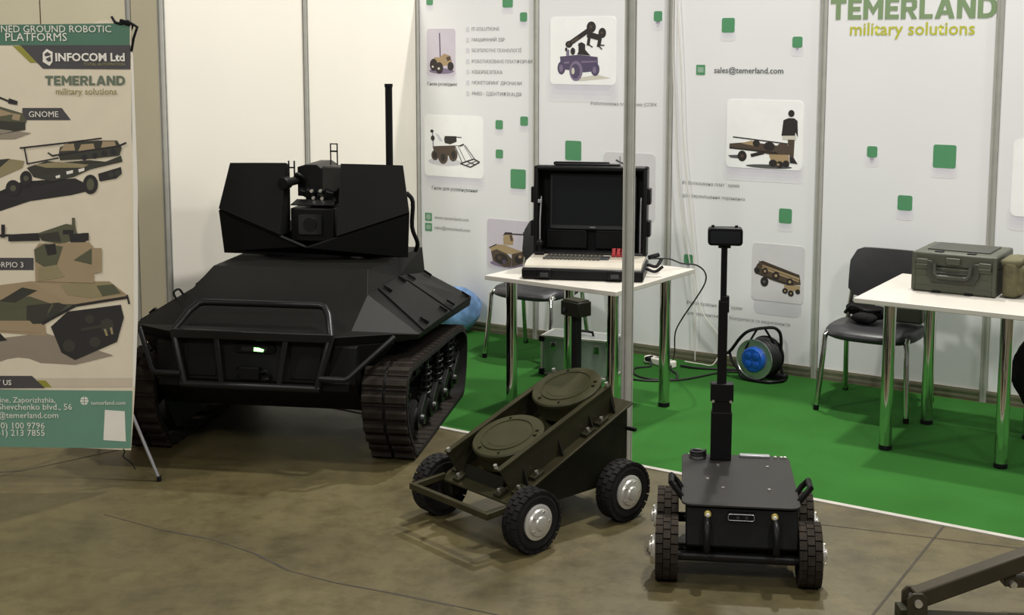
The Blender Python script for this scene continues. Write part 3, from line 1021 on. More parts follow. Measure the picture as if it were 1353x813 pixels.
MB().box((0, .98, .94), (.62, .46, .12)).build('turret_base', 'ugv_dark', tur, 0.01)
cb = MB().box((-.01, .80, 1.045), (.25, .24, .185)).build('camera_box', 'ugv_dark', tur, 0.008)
MB().prism(rrect(-.085, .995, .045, 1.105, .01), 'y', .668, .684).build('camera_window', 'lens', cb, smooth=False)
MB().cyl((-.02, .672, 1.05), (-.02, .660, 1.05), .038, 20).build('lens_ring', 'ugv_tube', cb)
MB().slab([(-.135, .69, 1.150), (-.115, .74, 1.175), (.100, .74, 1.175), (.115, .69, 1.150)], -.006).build('camera_hood', 'ugv_tube', cb, smooth=False)
MB().box((.01, 1.02, 1.10), (.29, .12, .34)).build('gun_cradle', 'ugv_dark', tur, 0.006)
hs = MB().prism([(-.13, 1.19), (-.13, 1.352), (-.085, 1.366), (-.02, 1.366), (.012, 1.345), (.012, 1.19)], 'y', .80, 1.10).build('gun_housing', 'black', tur, 0.004)
MB().prism([(.005, 1.215), (.012, 1.358), (.128, 1.355), (.126, 1.25), (.09, 1.212)], 'y', .80, .93).build('sight_housing', 'bot', tur, 0.008)
gb = MB().cyl((-.10, .90, 1.285), (-.150, .68, 1.276), .024, 16).build('gun_barrel', 'ugv_tube', tur)
MB().lathe([(.024, 0), (.034, .01), (.036, .05), (.032, .065), (.018, .066)], (-.147, .70, 1.277), (-.05, -.22, -.009), 16).build('muzzle', 'ugv_dark', gb)
MB().tube([(-.14, .80, 1.30), (-.115, .76, 1.315), (-.09, .78, 1.29), (-.095, .80, 1.25)], .012, 8, sub=4).build('barrel_clamp', 'ugv_dark', tur)
for (x, z, d) in ((-.06, 1.215, .05), (.0, 1.195, .04), (.05, 1.21, .045), (-.1, 1.22, .035), (.075, 1.17, .03)):
    MB().box((x, .79, z), (d, .10, d * .9), (0.2, 0.3, 0.4)).build('mechanism', 'ugv_dark', tur, 0.004)
for (x, z) in ((-.03, 1.226), (.02, 1.228), (-.02, 1.188), (.03, 1.186)):
    MB().cyl((x, .745, z), (x, .73, z), .009, 10).build('bolt', 'bolt', tur)
st = MB()
for x in (.045, .083):
    st.bar((x, .86, 1.36), (x, .86, 1.480), .006)
st.bar((.042, .86, 1.478), (.086, .86, 1.478), .006)
st.bar((.042, .86, 1.437), (.086, .86, 1.437), .009)
st.build('rear_sight', 'ugv_dark', tur)
st = MB()
for x in (-.172, -.14):
    st.bar((x, .78, 1.28), (x, .78, 1.388), .007)
st.bar((-.172, .78, 1.35), (-.14, .78, 1.35), .008)
st.build('front_sight', 'wheel_steel', tur)
ant = MB().cyl((.345, 1.0, .90), (.345, 1.0, 1.795), .0205, 16).build('antenna', 'black', ugv)
MB().cyl((.345, 1.0, 1.79), (.345, 1.0, 1.808), .0235, 16).build('antenna_cap', 'black', ant)
MB().tube([(.49, .80, 1.22), (.525, .80, 1.17), (.52, .80, 1.03), (.545, .82, .94), (.53, .84, .89)], .012, 8, sub=4).build('cable', 'black', tur)

# ------------------------------------------------------------------ wheels shared by the two small robots


def wheel_parts(parent, c, R, wd, out, hubr, hub_mat, tread_mat, lugs=20):
    """out: +1 / -1 side the hub faces"""
    w = thing('wheel', None, None, c)
    w.parent = parent
    h = wd / 2
    MB().lathe([(hubr, -h * .8), (R * .80, -h), (R * .93, -h * .82), (R * .93, h * .82), (R * .80, h), (hubr, h * .8)], (0, 0, 0), (1, 0, 0), 32).build('tyre', 'rubber', w)
    tm = MB()
    for k in range(lugs):
        for row, (xa, xb, da) in enumerate(((-h * .98, -h * .36, 0), (-h * .30, h * .30, .5), (h * .36, h * .98, 0))):
            a = 2 * PI * (k + da) / lugs
            Rm = Euler((a, 0, 0)).to_matrix()
            tm.box(Rm @ Vector(((xa + xb) / 2, 0, R * .955)), (xb - xa, 2 * PI * R / lugs * .84, R * .09), Rm)
    t = tm.build('tread', tread_mat, w, smooth=False)
    t['kind'] = 'stuff'
    ho = MB().lathe([(hubr * 1.02, h * .70), (hubr * 1.02, h * 1.0), (hubr * .92, h * 1.08), (hubr * .80, h * 1.10), (hubr * .74, h * 1.28), (hubr * .52, h * 1.40), (hubr * .42, h * 1.40), (hubr * .37, h * 1.54), (hubr * .24, h * 1.60), (.002, h * 1.60)], (0, 0, 0), (out, 0, 0), 28).build('hub', hub_mat, w)
    for k in range(5):
        a = k * 2 * PI / 5
        y, z = hubr * .64 * math.cos(a), hubr * .64 * math.sin(a)
        MB().cyl((out * h * 1.2, y, z), (out * h * 1.40, y, z), hubr * .07, 8).build('wheel_nut', 'bolt', w)
    MB().lathe([(hubr, -h * .6), (hubr * .5, -h * .75), (.02, -h * .75), (.02, -h * 2.2), (.002, -h * 2.2)], (0, 0, 0), (out, 0, 0), 20).build('axle_flange', 'wheel_steel', w)
    return w


# ------------------------------------------------------------------ olive mine-laying cart
cart = thing('wheeled_cart', 'low olive four-wheeled robot cart with a sloping deck carrying two round drums', 'robot', (-0.1153, 5.2511, 0), -0.8387, size=0.3)


def deck_z(y):
    return .186 + (y + .055) * .404


dk = []
for (x, y) in ((-.229, -.015), (-.200, -.055), (.200, -.055), (.229, -.015), (.224, .665), (-.224, .665)):
    dk.append((x, y, deck_z(y)))
MB().add(dk + [(x, y, z - .009) for x, y, z in dk], [(0, 1, 2, 3, 4, 5), (11, 10, 9, 8, 7, 6)] + [(i, 6 + i, 6 + (i + 1) % 6, (i + 1) % 6) for i in range(6)]).build('deck_plate', 'olive_plate', cart, 0.002, smooth=False)
MB().prism([(.03, deck_z(.03) - .009), (.10, .130), (.650, .130), (.650, deck_z(.65) - .009)], 'x', -.197, .205).build('body', 'olive_dark', cart, 0.004, smooth=False)
for s in (-1, 1):
    rp = [(-.068, .314), (.575, .556), (.605, deck_z(.605)), (.0, deck_z(.0))]
    x0, x1 = sorted((s * .168, s * .174))
    rail = MB().prism(rp, 'x', x0, x1).build('side_rail', 'olive', cart, 0.0015, smooth=False)
    xa, xb = sorted((s * .152, s * .178))
    MB().prism([(-.070, .313), (.577, .555), (.575, .561), (-.072, .319)], 'x', xa, xb).build('rail_flange', 'olive_plate', rail, smooth=False)
    for y in (.06, .26, .44, .57):
        zz = deck_z(y)
        MB().add([(s * .174, y, zz), (s * .174, y, zz + .07), (s * .205, y, zz), (s * .174, y + .006, zz), (s * .174, y + .006, zz + .07), (s * .205, y + .006, zz)],
                 [(0, 1, 2), (5, 4, 3), (0, 3, 4, 1), (1, 4, 5, 2), (2, 5, 3, 0)]).build('gusset', 'olive_dark', rail, smooth=False)
    for y in (.02, .12, .42, .50):
        zz = deck_z(y)
        br = MB().box((s * .192, y, zz + .007), (.034, .06, .014), (math.atan(.404), 0, 0)).build('foot_bracket', 'olive', rail, 0.002)
        MB().cyl((s * .194, y, zz + .01), (s * .194, y - .006, zz + .026), .007, 10).build('bolt', 'bolt', br)
    MB().cyl((s * .150, -.066, .322), (s * .150, -.072, .338), .008, 10).build('bolt', 'bolt', rail)
    MB().cyl((s * .165, .560, .556), (s * .165, .555, .572), .008, 10).build('bolt', 'bolt', rail)
MB().prism([(-.01, deck_z(-.01)), (.002, deck_z(.002) + .045), (.010, deck_z(.01) + .045), (.0, deck_z(0))], 'x', -.12, .12).build('front_stop', 'olive_dark', cart, smooth=False)
for x in (-.13, .13):
    fb = MB().box((x, -.025, deck_z(-.025) + .008), (.04, .05, .016), (math.atan(.404), 0, 0)).build('stop_bracket', 'olive', cart, 0.002)
    MB().cyl((x, -.03, deck_z(-.03) + .01), (x, -.036, deck_z(-.03) + .028), .007, 10).build('bolt', 'bolt', fb)
bm_ = MB()
bm_.bar((-.250, -.192, .176), (.250, -.192, .176), .022, .026)
for s in (-1, 1):
    bm_.bar((s * .239, -.19, .176), (s * .239, -.02, .184), .022, .026)
bm_.build('front_bumper', 'olive_plate', cart, 0.002)
for s in (-1, 1):
    for y in (0.0, .533):
        wheel_parts(cart, (s * .292, y, .128), .128, .080, s, .072, 'hub', 'rubber', 22)
        MB().bar((s * .19, y, .135), (s * .25, y, .130), .04, .05).build('axle_arm', 'olive_dark', cart, 0.004)
MB().bar((.205, .645, .36), (.255, .65, .362), .016).build('rear_peg', 'black', cart, 0.002)
mast = MB().bar((-.137, .672, .40), (-.137, .672, .815), .034, .034).build('rear_post', 'black', cart, 0.003)
bx = MB().box((-.137, .668, .840), (.115, .085, .068)).build('sensor_box', 'olive_dark', mast, 0.006)
MB().cyl((-.165, .624, .836), (-.165, .618, .836), .012, 12).build('port', 'lens', bx)
MB().box((-.137, .668, .877), (.10, .07, .006)).build('box_lid', 'olive', bx, 0.002)

TILT = math.atan(.373)


def drum(y, z, label):
    d = thing('round_drum', label, 'drum', (0, 0, 0), 0, 'round drums on the cart')
    Rm = Matrix.Rotation(-0.8387, 4, 'Z')
    base = Matrix.Translation((-0.1153, 5.2511, 0)) @ Rm @ Matrix.Translation((0, y, z)) @ Matrix.Rotation(TILT, 4, 'X')
    d.matrix_world = base
    MB().lathe([(.140, -.092), (.150, -.085), (.152, -.03), (.157, -.022), (.158, -.006), (.152, .0), (.10, .002), (.004, .002)], (0, 0, 0), (0, 0, 1), 48).build('drum_body', 'olive_mine', d)
    rg = MB()
    pts_ = [(.112 * math.cos(2 * PI * i / 48), .112 * math.sin(2 * PI * i / 48), .003) for i in range(48)]
    rg.tube(pts_, .0035, 6, closed=True)
    rg.build('raised_ring', 'olive_mine', d)
    MB().lathe([(.090, 0), (.088, .0025), (.004, .003)], (0, 0, .001), (0, 0, 1), 40).build('lid_disc', 'olive_mine', d)
    for a in (20, 35, 130, 250, 300):
        MB().box((.132 * math.cos(math.radians(a)), .132 * math.sin(math.radians(a)), .004), (.014, .008, .008), (0, 0, math.radians(a))).build('lug', 'olive_plate', d)
    return d


drum(.130, .388, 'lower round olive metal drum lying in the cart nearest its front bumper')
drum(.475, .538, 'upper round olive metal drum at the raised rear end of the cart')

# ------------------------------------------------------------------ small black robot with mast
bot = thing('scout_robot', 'small black four-wheeled robot with a flat charcoal lid and tall camera mast', 'robot', (.8595, 4.7015, 0), -math.radians(7.5), size=0.3)
MB().prism(rrect(-.222, .0, .222, .625, .04, 5), 'z', .298, .306).build('lid', 'bot', bot, 0.0015, smooth=False)
MB().prism([(.02, .297), (-.045, .160), (.0, .130), (.56, .130), (.60, .297)], 'x', -.205, .212).build('body', 'bot_dark', bot, 0.006, smooth=False)
for (x, y) in ((-.075, .47), (.125, .47), (-.062, .19), (.115, .19), (-.19, .60), (-.12, .29)):
    MB().cyl((x, y, .306), (x, y, .312), .006, 10).build('lid_screw', 'bolt', bot)
MB().box((.08, .605, .311), (.125, .028, .010)).build('lid_strip', 'strut', bot, 0.002)
for x in (.165, .19, .205):
    MB().box((x, .60, .310), (.012, .012, .008)).build('connector_pin', 'bolt', bot, 0.001)
co = MB()
co.tube([(-.155 + .030 * math.cos(a * PI / 10), .575 + .030 * math.sin(a * PI / 10), .313 + .0006 * a) for a in range(41)], .006, 8)
co.build('cable_coil', 'cable_black', bot)
for s in (-1, 1):
    cx = s * .265 - .01
    for y in (.03, .365):
        wheel_parts(bot, (cx, y, .12), .120, .086, s, .06, 'hub', 'tread', 20)
    MB().tube([(s * .205, .10, .275), (s * .238, .09, .325), (s * .262, .10, .352), (s * .262, .19, .352), (s * .238, .20, .325), (s * .205, .19, .275)], .011, 8).build('side_handle', 'black', bot)
    hx = s * .127
    MB().tube([(hx, -.012, .252), (hx, -.052, .248), (hx, -.078, .215), (hx, -.085, .165), (hx, -.045, .150)], .0125, 10, sub=4).build('grab_handle', 'black', bot)
    lt = MB().lathe([(.013, 0), (.013, .012), (.010, .014)], (s * .124, -.0, .272), (0, -1, -.1), 16).build('lamp', 'brass', bot)
    MB().lathe([(.009, 0), (.007, .004), (.001, .005)], (s * .124, -.013, .2705), (0, -1, -.1), 12).build('lamp_lens', 'white_plastic', lt)
lab = MB().prism(rrect(-.050, .252, .050, .280, .006), 'y', -.012, .02).build('label_plate', 'black', bot, smooth=False)
rim = MB()
rr_ = rrect(-.048, .254, .048, .278, .006)
rim.tube([(p[0], -.013, p[1]) for p in rr_], .0014, 6, closed=True)
rim.build('plate_rim', 'strut', lab)
for x in (-.012, .020):
    MB().cyl((x, -.012, .266), (x, -.0145, .266), .006, 12).build('button', 'bezel', lab)
MB().tube([(-.235, -.02, .112), (.230, -.02, .112)], .019, 14).build('front_tube', 'ugv_tube', bot)
MB().box((0, .28, .118), (.40, .50, .03)).build('belly_plate', 'bot_dark', bot, 0.004)
ms = thing('mast', None, None, (-.062, .56, 0))
ms.parent = bot
MB().box((0, 0, .41), (.086, .05, .205)).build('mast_bracket', 'black', ms, 0.004)
MB().box((0, 0, .535), (.078, .044, .05)).build('mast_bracket', 'black', ms, 0.003)
MB().box((0, 0, .595), (.094, .05, .076)).build('mast_clamp', 'black', ms, 0.004)
for x in (-.036, .036):
    MB().cyl((x, -.026, .56), (x, -.030, .56), .006, 10).build('bolt', 'bolt', ms)
MB().box((-.002, 0, .78), (.038, .034, .40)).build('lower_tube', 'black', ms, 0.004)
MB().box((.006, 0, .965), (.032, .03, .07)).build('tube_collar', 'black', ms, 0.004)
MB().box((-.002, 0, 1.10), (.025, .024, .26)).build('upper_tube', 'black', ms, 0.003)
hd = MB().prism(rrect(-.070, 1.212, .070, 1.284, .014), 'y', -.035, .03).build('mast_head', 'black', ms, 0.004)
MB().prism(rrect(-.060, 1.222, .060, 1.272, .008), 'y', -.040, -.03).build('head_window', 'lens', hd, smooth=False)
MB().box((-.002, 0, 1.205), (.05, .03, .012)).build('head_clamp', 'black', hd, 0.002)
for x in (-.05, .045):
    MB().box((x, 0, 1.287), (.012, .012, .010)).build('head_screw', 'black', hd)

# ------------------------------------------------------------------ tables


def table(label, s, d, rz, W, D, legs, top=.77):
    t = thing('table', label, 'table', stand(s, d), -YAW - rz)
    MB().box((0, 0, top - .0125), (W, D, .025)).build('tabletop', 'table', t, 0.003)
    for (x, y) in legs:
        lg = MB().cyl((x, y, .025), (x, y, top - .025), .031, 24).build('leg', 'chrome', t)
        MB().cyl((x, y, 0.004), (x, y, .026), .033, 20).build('leg_foot', 'black', lg)
    return t


table('white square table on chrome legs carrying the open black control case', 2.16, 1.30, math.radians(3), .84, .86,
      [(-.33, -.30), (.33, -.31), (-.34, .30), (.335, .245)])
table('white table on chrome legs carrying the green toolbox at right', 4.07, .83, 0.0, .88, .84,
      [(-.275, -.355), (.28, -.345), (-.222, .208), (.30, .208)])

# ------------------------------------------------------------------ chairs


def chair(label, s, d, rz):
    c = thing('chair', label, 'chair', stand(s, d), -YAW - rz, 'black stacking chairs')
    ell = []
    for i in range(28):
        a = 2 * PI * i / 28
        x, y = math.cos(a), math.sin(a)
        ell.append((.255 * math.copysign(abs(x) ** .62, x), .245 * math.copysign(abs(y) ** .62, y)))
    mb = MB()
    n_ = len(ell)
    rings = [(.88, .408), (.98, .420), (1.0, .446), (.94, .466), (.6, .474)]
    V = []
    for k, z in rings:
        V += [(x * k, y * k, z + (-.012 if y < -.15 and z > .44 else 0)) for x, y in ell]
    F = [tuple(range(n_))[::-1], tuple(range((len(rings) - 1) * n_, len(rings) * n_))]
    for r in range(len(rings) - 1):
        for i in range(n_):
            j = (i + 1) % n_
            F.append((r * n_ + i, r * n_ + j, (r + 1) * n_ + j, (r + 1) * n_ + i))
    mb.add(V, F)
    mb.build('seat', 'vinyl', c, angle=60)
    bk = MB()
    prof = rrect(-.225, .585, .225, .865, .075, 6)
    def curve(x, z, o):
        return (x, .215 + (z - .58) * .16 - .55 * x * x + o, z)
    fr = [curve(x, z, 0) for x, z in prof]
    n2 = len(prof)
    cols = 14
    V, F = [], []
    # curved shell as a grid clipped to a rounded outline
    for lay, o in ((0, -.016), (1, .016)):
        for i in range(cols + 1):
            x = -.225 + .45 * i / cols
            dx = max(0, abs(x) - .15)
            cut = .075 - math.sqrt(max(0, .075 ** 2 - dx ** 2))
            for j in range(5):
                z = (.585 + cut * .6) + (.28 - cut * 1.6) * j / 4
                V.append(curve(x, z, o + (.006 if lay == 0 and j in (0, 4) else 0)))
    L0 = (cols + 1) * 5
    for i in range(cols):
        for j in range(4):
            a = i * 5 + j
            F.append((a, a + 5, a + 6, a + 1))
            F.append((L0 + a, L0 + a + 1, L0 + a + 6, L0 + a + 5))
        F.append((i * 5, L0 + i * 5, L0 + i * 5 + 5, i * 5 + 5))
        F.append((i * 5 + 4, i * 5 + 9, L0 + i * 5 + 9, L0 + i * 5 + 4))
    for j in range(4):
        F.append((j, j + 1, L0 + j + 1, L0 + j))
        a = cols * 5 + j
        F.append((a, L0 + a, L0 + a + 1, a + 1))
    bk.add(V, F)
    bk.build('backrest', 'vinyl', c, angle=50)
    for s_ in (-1, 1):
        lg = MB().tube([(s_ * .250, -.235, .004), (s_ * .232, -.20, .30), (s_ * .226, -.19, .425), (s_ * .222, -.165, .440)], .0150, 10).build('leg', 'chrome', c)
        MB().cyl((s_ * .250, -.235, .004), (s_ * .249, -.234, .03), .016, 12).build('leg_tip', 'black', lg)
        lg = MB().tube([(s_ * .250, .27, .004), (s_ * .236, .22, .30), (s_ * .228, .20, .425), (s_ * .222, .205, .50), (s_ * .205, .205, .62)], .0150, 10).build('leg', 'chrome', c)
        MB().cyl((s_ * .250, .27, .004), (s_ * .249, .269, .03), .016, 12).build('leg_tip', 'black', lg)
        MB().tube([(s_ * .224, -.17, .432), (s_ * .224, .2, .432)], .011, 8).build('seat_rail', 'chrome', c)
    return c


chair('black chair with chrome legs behind the table of the open control case', 1.265, .425, 0.0)
chair('black chair with chrome legs and dark gear on its seat, left of the toolbox table', 3.505, .445, 0.0)
# gear on the second chair
gb_ = MB()
random.seed(3)


def lump(c, r, name, m, parent=None, seed=1, n=10, squash=(1, 1, 1)):
    rnd = random.Random(seed)
    mb = MB()
    V, F = [], []
    ph = [rnd.random() * 6 for _ in range(4)]
    for i in range(n + 1):
        th = PI * i / n
        for j in range(2 * n):
            a = PI * j / n
            k = 1 + .10 * math.sin(3 * a + ph[0]) * math.sin(2 * th) + .08 * math.sin(5 * a + ph[1] + 3 * th) + .05 * math.sin(9 * a + ph[2]) * math.sin(4 * th)
            V.append((c[0] + r[0] * k * math.sin(th) * math.cos(a), c[1] + r[1] * k * math.sin(th) * math.sin(a), c[2] + r[2] * math.cos(th) * (1 + .05 * math.sin(3 * a + ph[3]) * math.sin(th))))
    for i in range(n):
        for j in range(2 * n):
            b = (j + 1) % (2 * n)
            F.append((i * 2 * n + j, i * 2 * n + b, (i + 1) * 2 * n + b, (i + 1) * 2 * n + j))
    mb.add(V, F)
    return mb.build(name, m, parent, angle=70)


g1 = thing('gear_bundle', 'dark bundle of padded gear lying on the seat of the right chair', 'bag', stand(3.475, .365, .472), -YAW)
lump((-.10, .06, .055), (.085, .07, .045), 'pad', 'black_soft', g1, 2)
lump((.0, .0, .05), (.085, .07, .04), 'pad', 'black_soft', g1, 5)
lump((-.03, -.10, .034), (.075, .045, .032), 'pad', 'black_soft', g1, 8)
MB().tube([(-.18, .02, .03), (-.12, -.05, .085), (-.02, -.09, .075), (.05, -.06, .08)], .010, 8, sub=5).build('strap', 'black', g1)
g2 = MB().box((0, 0, .055), (.15, .10, .09)).build('green_box', 'box_green', None, 0.012)
g2.location = stand(3.665, .335, .476)
g2.rotation_euler = (0, 0, -YAW)
tag(g2, 'small green box resting on the right chair behind the black gear', 'box')

# ------------------------------------------------------------------ control case on the first table
CZ = .77
xd = Vector((.923, -.383))
case = thing('control_case', 'open black control station case with a dark screen and pale keyboard panel', 'case', stand(1.952, 1.700, CZ), -YAW + math.radians(22.6))
W_ = .655
MB().box((W_ / 2, .205, .032), (W_, .41, .062)).build('case_base', 'black', case, 0.012)
con = MB().prism([(.012, .062), (.018, .076), (.085, .090), (.39, .090), (.39, .062)], 'x', .012, W_ - .012).build('console_panel', 'console', case, 0.003, smooth=False)
for row in range(3):
    nk = 14
    for k in range(nk):
        MB().box((.105 + k * .0225 + row * .005, .150 + row * .048, .0945), (.0175, .034, .011)).build('key', 'keys', con, 0.0)
MB().box((.055, .30, .098), (.05, .06, .02)).build('joystick_base', 'black', con, 0.004)
MB().lathe([(.010, 0), (.008, .03), (.016, .04), (.018, .055), (.010, .066), (.002, .068)], (.055, .30, .106), (0, 0, 1), 14).build('joystick', 'black', con)
MB().box((.43, .20, .094), (.05, .09, .008)).build('touch_pad', 'bezel', con, 0.002)
for k in range(3):
    sw = MB().box((.470 + k * .026, .28, .098), (.021, .034, .014)).build('switch_guard', 'red', con, 0.003)
    MB().box((.470 + k * .026, .295, .118), (.020, .010, .034), (-.25, 0, 0)).build('switch_cover', 'red', sw, 0.002)
for x in (.125, .505):
    lt = MB().box((x, -.007, .036), (.075, .018, .05)).build('latch', 'black', case, 0.005)
    MB().box((x, -.015, .030), (.045, .008, .022)).build('latch_tongue', 'bezel', lt, 0.003)
# lid
lid = thing('case_lid', None, None, (0, .405, .075), 0)
lid.rotation_euler = (-0.06, 0, 0)
lid.parent = case
LH = .505
x0, x1 = .01, W_ - .01
lm = MB()
lm.box(((x0 + x1) / 2, .075, LH / 2), (x1 - x0, .02, LH))
lm.box((x0 + .0125, -.005, LH / 2), (.025, .15, LH))
lm.box((x1 - .0125, -.005, LH / 2), (.025, .15, LH))
lm.box(((x0 + x1) / 2, -.005, LH - .0125), (x1 - x0, .15, .025))
lm.box(((x0 + x1) / 2, -.005, .0125), (x1 - x0, .15, .025))
lm.build('lid_shell', 'black', lid, 0.01)
for x, z, hh in ((x0 - .008, .34, .09), (x0 - .008, .15, .09), (x1 + .008, .34, .09), (x1 + .008, .16, .09)):
    MB().box((x, -.0, z), (.022, .11, hh)).build('corner_rib', 'black', lid, 0.006)
MB().box(((x0 + x1) / 2 - .02, .0, LH + .006), (.36, .10, .014)).build('top_rib', 'black', lid, 0.004)
MB().prism(rrect(x0 + .10, LH + .002, x1 - .22, LH + .022, .008), 'y', .0, .05).build('lid_handle', 'black', lid, 0.003)
mon = MB().box((.335, .035, .302), (.49, .035, .315)).build('monitor', 'bezel', lid, 0.004)
MB().box((.335, .016, .309), (.462, .008, .276)).build('screen', 'screen', mon, smooth=False)
MB().box((.335, .0155, .157), (.03, .006, .006)).build('monitor_badge', 'strut', mon)
for xx in (.185, .465):
    pk = MB().box((xx, .045, .085), (.235, .02, .105)).build('lid_pocket', 'black', lid, 0.006)
    MB().tube([(xx - .11, .034, .135), (xx + .11, .034, .135)], .003, 6).build('pocket_rim', 'bezel', pk)
for x in (x0 + .035, x1 - .035):
    MB().tube([(x, -.055, .02), (x, -.06, .20), (x, -.02, .33)], .005, 8).build('lid_stay', 'strut', lid)
MB().box((x0 + .034, -.06, .305), (.022, .03, .02)).build('stay_clip', 'strut', lid, 0.003)
MB().tube([(W_, .30, .05), (W_ + .05, .30, .04), (W_ + .075, .34, .075)], .010, 8, sub=4).build('side_plug', 'black', case)
MB().tube([(W_, .37, .075), (W_ + .03, .37, .085), (W_ + .055, .39, .09)], .013, 8, sub=4).build('side_plug', 'black', case)
MB().tube([(W_, .2, .045), (W_ + .05, .19, .03), (W_ + .09, .21, .055)], .009, 8, sub=4).build('side_plug', 'black', case)

# ------------------------------------------------------------------ green toolbox and pouch on the second table
tb = thing('toolbox', 'army green plastic toolbox with a folding front handle, on the right table', 'toolbox', stand(3.815, .890, .77), -YAW)
BW, BD, BH = .412, .39, .212
MB().box((BW / 2, BD / 2, .068), (BW, BD, .132)).build('box_body', 'box_green', tb, 0.008)
MB().box((BW / 2, BD / 2, .170), (BW, BD, .072)).build('box_lid', 'box_green', tb, 0.010)
for x in (.008, BW - .008):
    MB().box((x, .01, .105), (.022, .03, .20)).build('corner_post', 'box_green', tb, 0.006)
MB().box((BW / 2, BD / 2 + .02, .209), (BW - .10, BD - .14, .008)).build('lid_inset', 'box_dark', tb, 0.003)
for x in (.125, .285):
    MB().box((x, .035, .208), (.04, .04, .008)).build('lid_socket', 'black', tb, 0.002)
    MB().box((x, .0, .006), (.04, .012, .012)).build('base_notch', 'black', tb, 0.001)
MB().prism([(.075, .165), (.10, .165), (.125, .110), (.285, .110), (.31, .165), (.335, .165), (.335, .10), (.31, .055), (.10, .055), (.075, .10)], 'y', -.014, .004).build('handle_frame', 'box_dark', tb, 0.003)
MB().tube([(.115, -.02, .155), (.118, -.03, .105), (.135, -.032, .088), (.275, -.032, .088), (.292, -.03, .105), (.295, -.02, .155)], .011, 10).build('handle', 'box_dark', tb)
MB().box((.205, -.008, .168), (.07, .018, .035)).build('centre_latch', 'box_green', tb, 0.004)
for x in (.05, .36):
    la = MB().box((x, -.006, .147), (.06, .016, .05)).build('side_latch', 'box_green', tb, 0.004)
    MB().box((x, -.014, .140), (.06, .012, .010)).build('latch_lip', 'box_green', la, 0.002)
for z in (.035, .085):
    MB().box((BW / 2, .001, z), (BW - .03, .006, .005)).build('front_rib', 'box_green', tb, 0.001)
pc = thing('pouch', 'olive fabric pouch leaning against the right end of the green toolbox', 'pouch', stand(4.290, .745, .771), -YAW)
MB().box((0, 0, .098), (.085, .25, .192)).build('pouch_body', 'pouch', pc, 0.03, seg=4)
MB().box((.035, -.01, .092), (.06, .21, .15)).build('pouch_pocket', 'pouch', pc, 0.022, seg=4)
MB().box((-.0, -.012, .178), (.10, .22, .03)).build('pouch_flap', 'pouch', pc, 0.012, seg=3)
for y in (-.05, .03):
    MB().tube([(.045, y, .19), (.062, y, .17), (.068, y, .10), (.060, y, .02)], .006, 6, sub=3).build('strap', 'olive', pc)

# ------------------------------------------------------------------ aluminium case under the first table
ac = thing('flight_case', 'silver aluminium flight case standing on the carpet under the control case table', 'case', stand(1.555, .83, .004), -YAW - math.radians(9) + math.radians(18))
cw, cd, ch = .44, .20, .245
MB().box((cw / 2, cd / 2, ch / 2), (cw, cd, ch)).build('case_shell', 'case_alu', ac, 0.004)
ed = MB()
for x in (0, cw):
    for y in (0, cd):
        ed.box((x, y, ch / 2), (.014, .014, ch))
for z in (.007, ch - .004):
    for y in (0, cd):
        ed.box((cw / 2, y, z), (cw, .014, .014))
    for x in (0, cw):
        ed.box((x, cd / 2, z), (.014, cd, .014))
ed.build('edge_profile', 'alu', ac, 0.002)
for x in (0.0, cw):
    for z in (.02, ch - .02):
        MB().box((x, 0, z), (.035, .030, .035)).build('corner_cap', 'black', ac, 0.005)
MB().tube([(.14, .10, ch), (.145, .10, ch + .022), (.18, .10, ch + .026), (.26, .10, ch + .026), (.295, .10, ch + .022), (.30, .10, ch)], .008, 8).build('carry_handle', 'black', ac)
for x in (.08, .36):
    MB().box((x, -.006, ch - .06), (.035, .012, .05)).build('catch', 'chrome', ac, 0.003)

# ------------------------------------------------------------------ power strip, reel, cables, bag
ps = thing('power_strip', 'white power strip with two black plugs on the carpet by the back wall', 'power strip', stand(1.955, .195, .004), -YAW - .27)
MB().prism(rrect(0, -.030, .235, .030, .015), 'z', 0, .042).build('strip_body', 'white_plastic', ps, 0.006)
for x in (.05, .185):
    pg = MB().cyl((x, -.005, .03), (x, -.055, .034), .020, 16, r1=.015).build('plug', 'black', ps)
for x in (.09, .125):
    MB().cyl((x, 0, .041), (x, 0, .044), .017, 16).build('socket', 'strut', ps)
rl = thing('cable_reel', 'cable reel with a blue socket hub and black carrying frame near the back wall', 'cable reel', stand(2.735, .235, .004), -YAW + .569 - .72)
ax = (0, 1, 0)
zc_ = .135
fd = MB().lathe([(.118, 0), (.122, -.004), (.122, .004), (.118, .006), (.105, .003), (.06, .008)], (0, -.055, zc_), ax, 40).build('front_disc', 'steel_disc', rl)
MB().lathe([(.118, 0), (.122, .004), (.120, .010), (.05, .010)], (0, .085, zc_), ax, 40).build('rear_disc', 'black', rl)
MB().lathe([(.06, -.05), (.06, .085)], (0, 0, zc_), ax, 28).build('drum_core', 'black', rl)
cbm = MB()
for k in range(6):
    yy = -.040 + k * .023
    cbm.tube([(.105 * math.cos(2 * PI * i / 36), yy + .004 * math.sin(i * .7 + k), zc_ + .105 * math.sin(2 * PI * i / 36)) for i in range(36)], .0105, 8, closed=True)
cbm.build('wound_cable', 'cable_black', rl)
hb = MB().lathe([(.076, 0), (.076, -.020), (.068, -.028), (.002, -.028)], (0, -.055, zc_), ax, 32).build('socket_hub', 'blue', rl)
for k in range(4):
    a = PI / 4 + k * PI / 2
    MB().lathe([(.022, 0), (.022, -.006), (.018, -.008), (.002, -.008)], (.036 * math.cos(a), -.082, zc_ + .036 * math.sin(a)), ax, 16).build('socket_cover', 'blue', hb)
frm = MB()
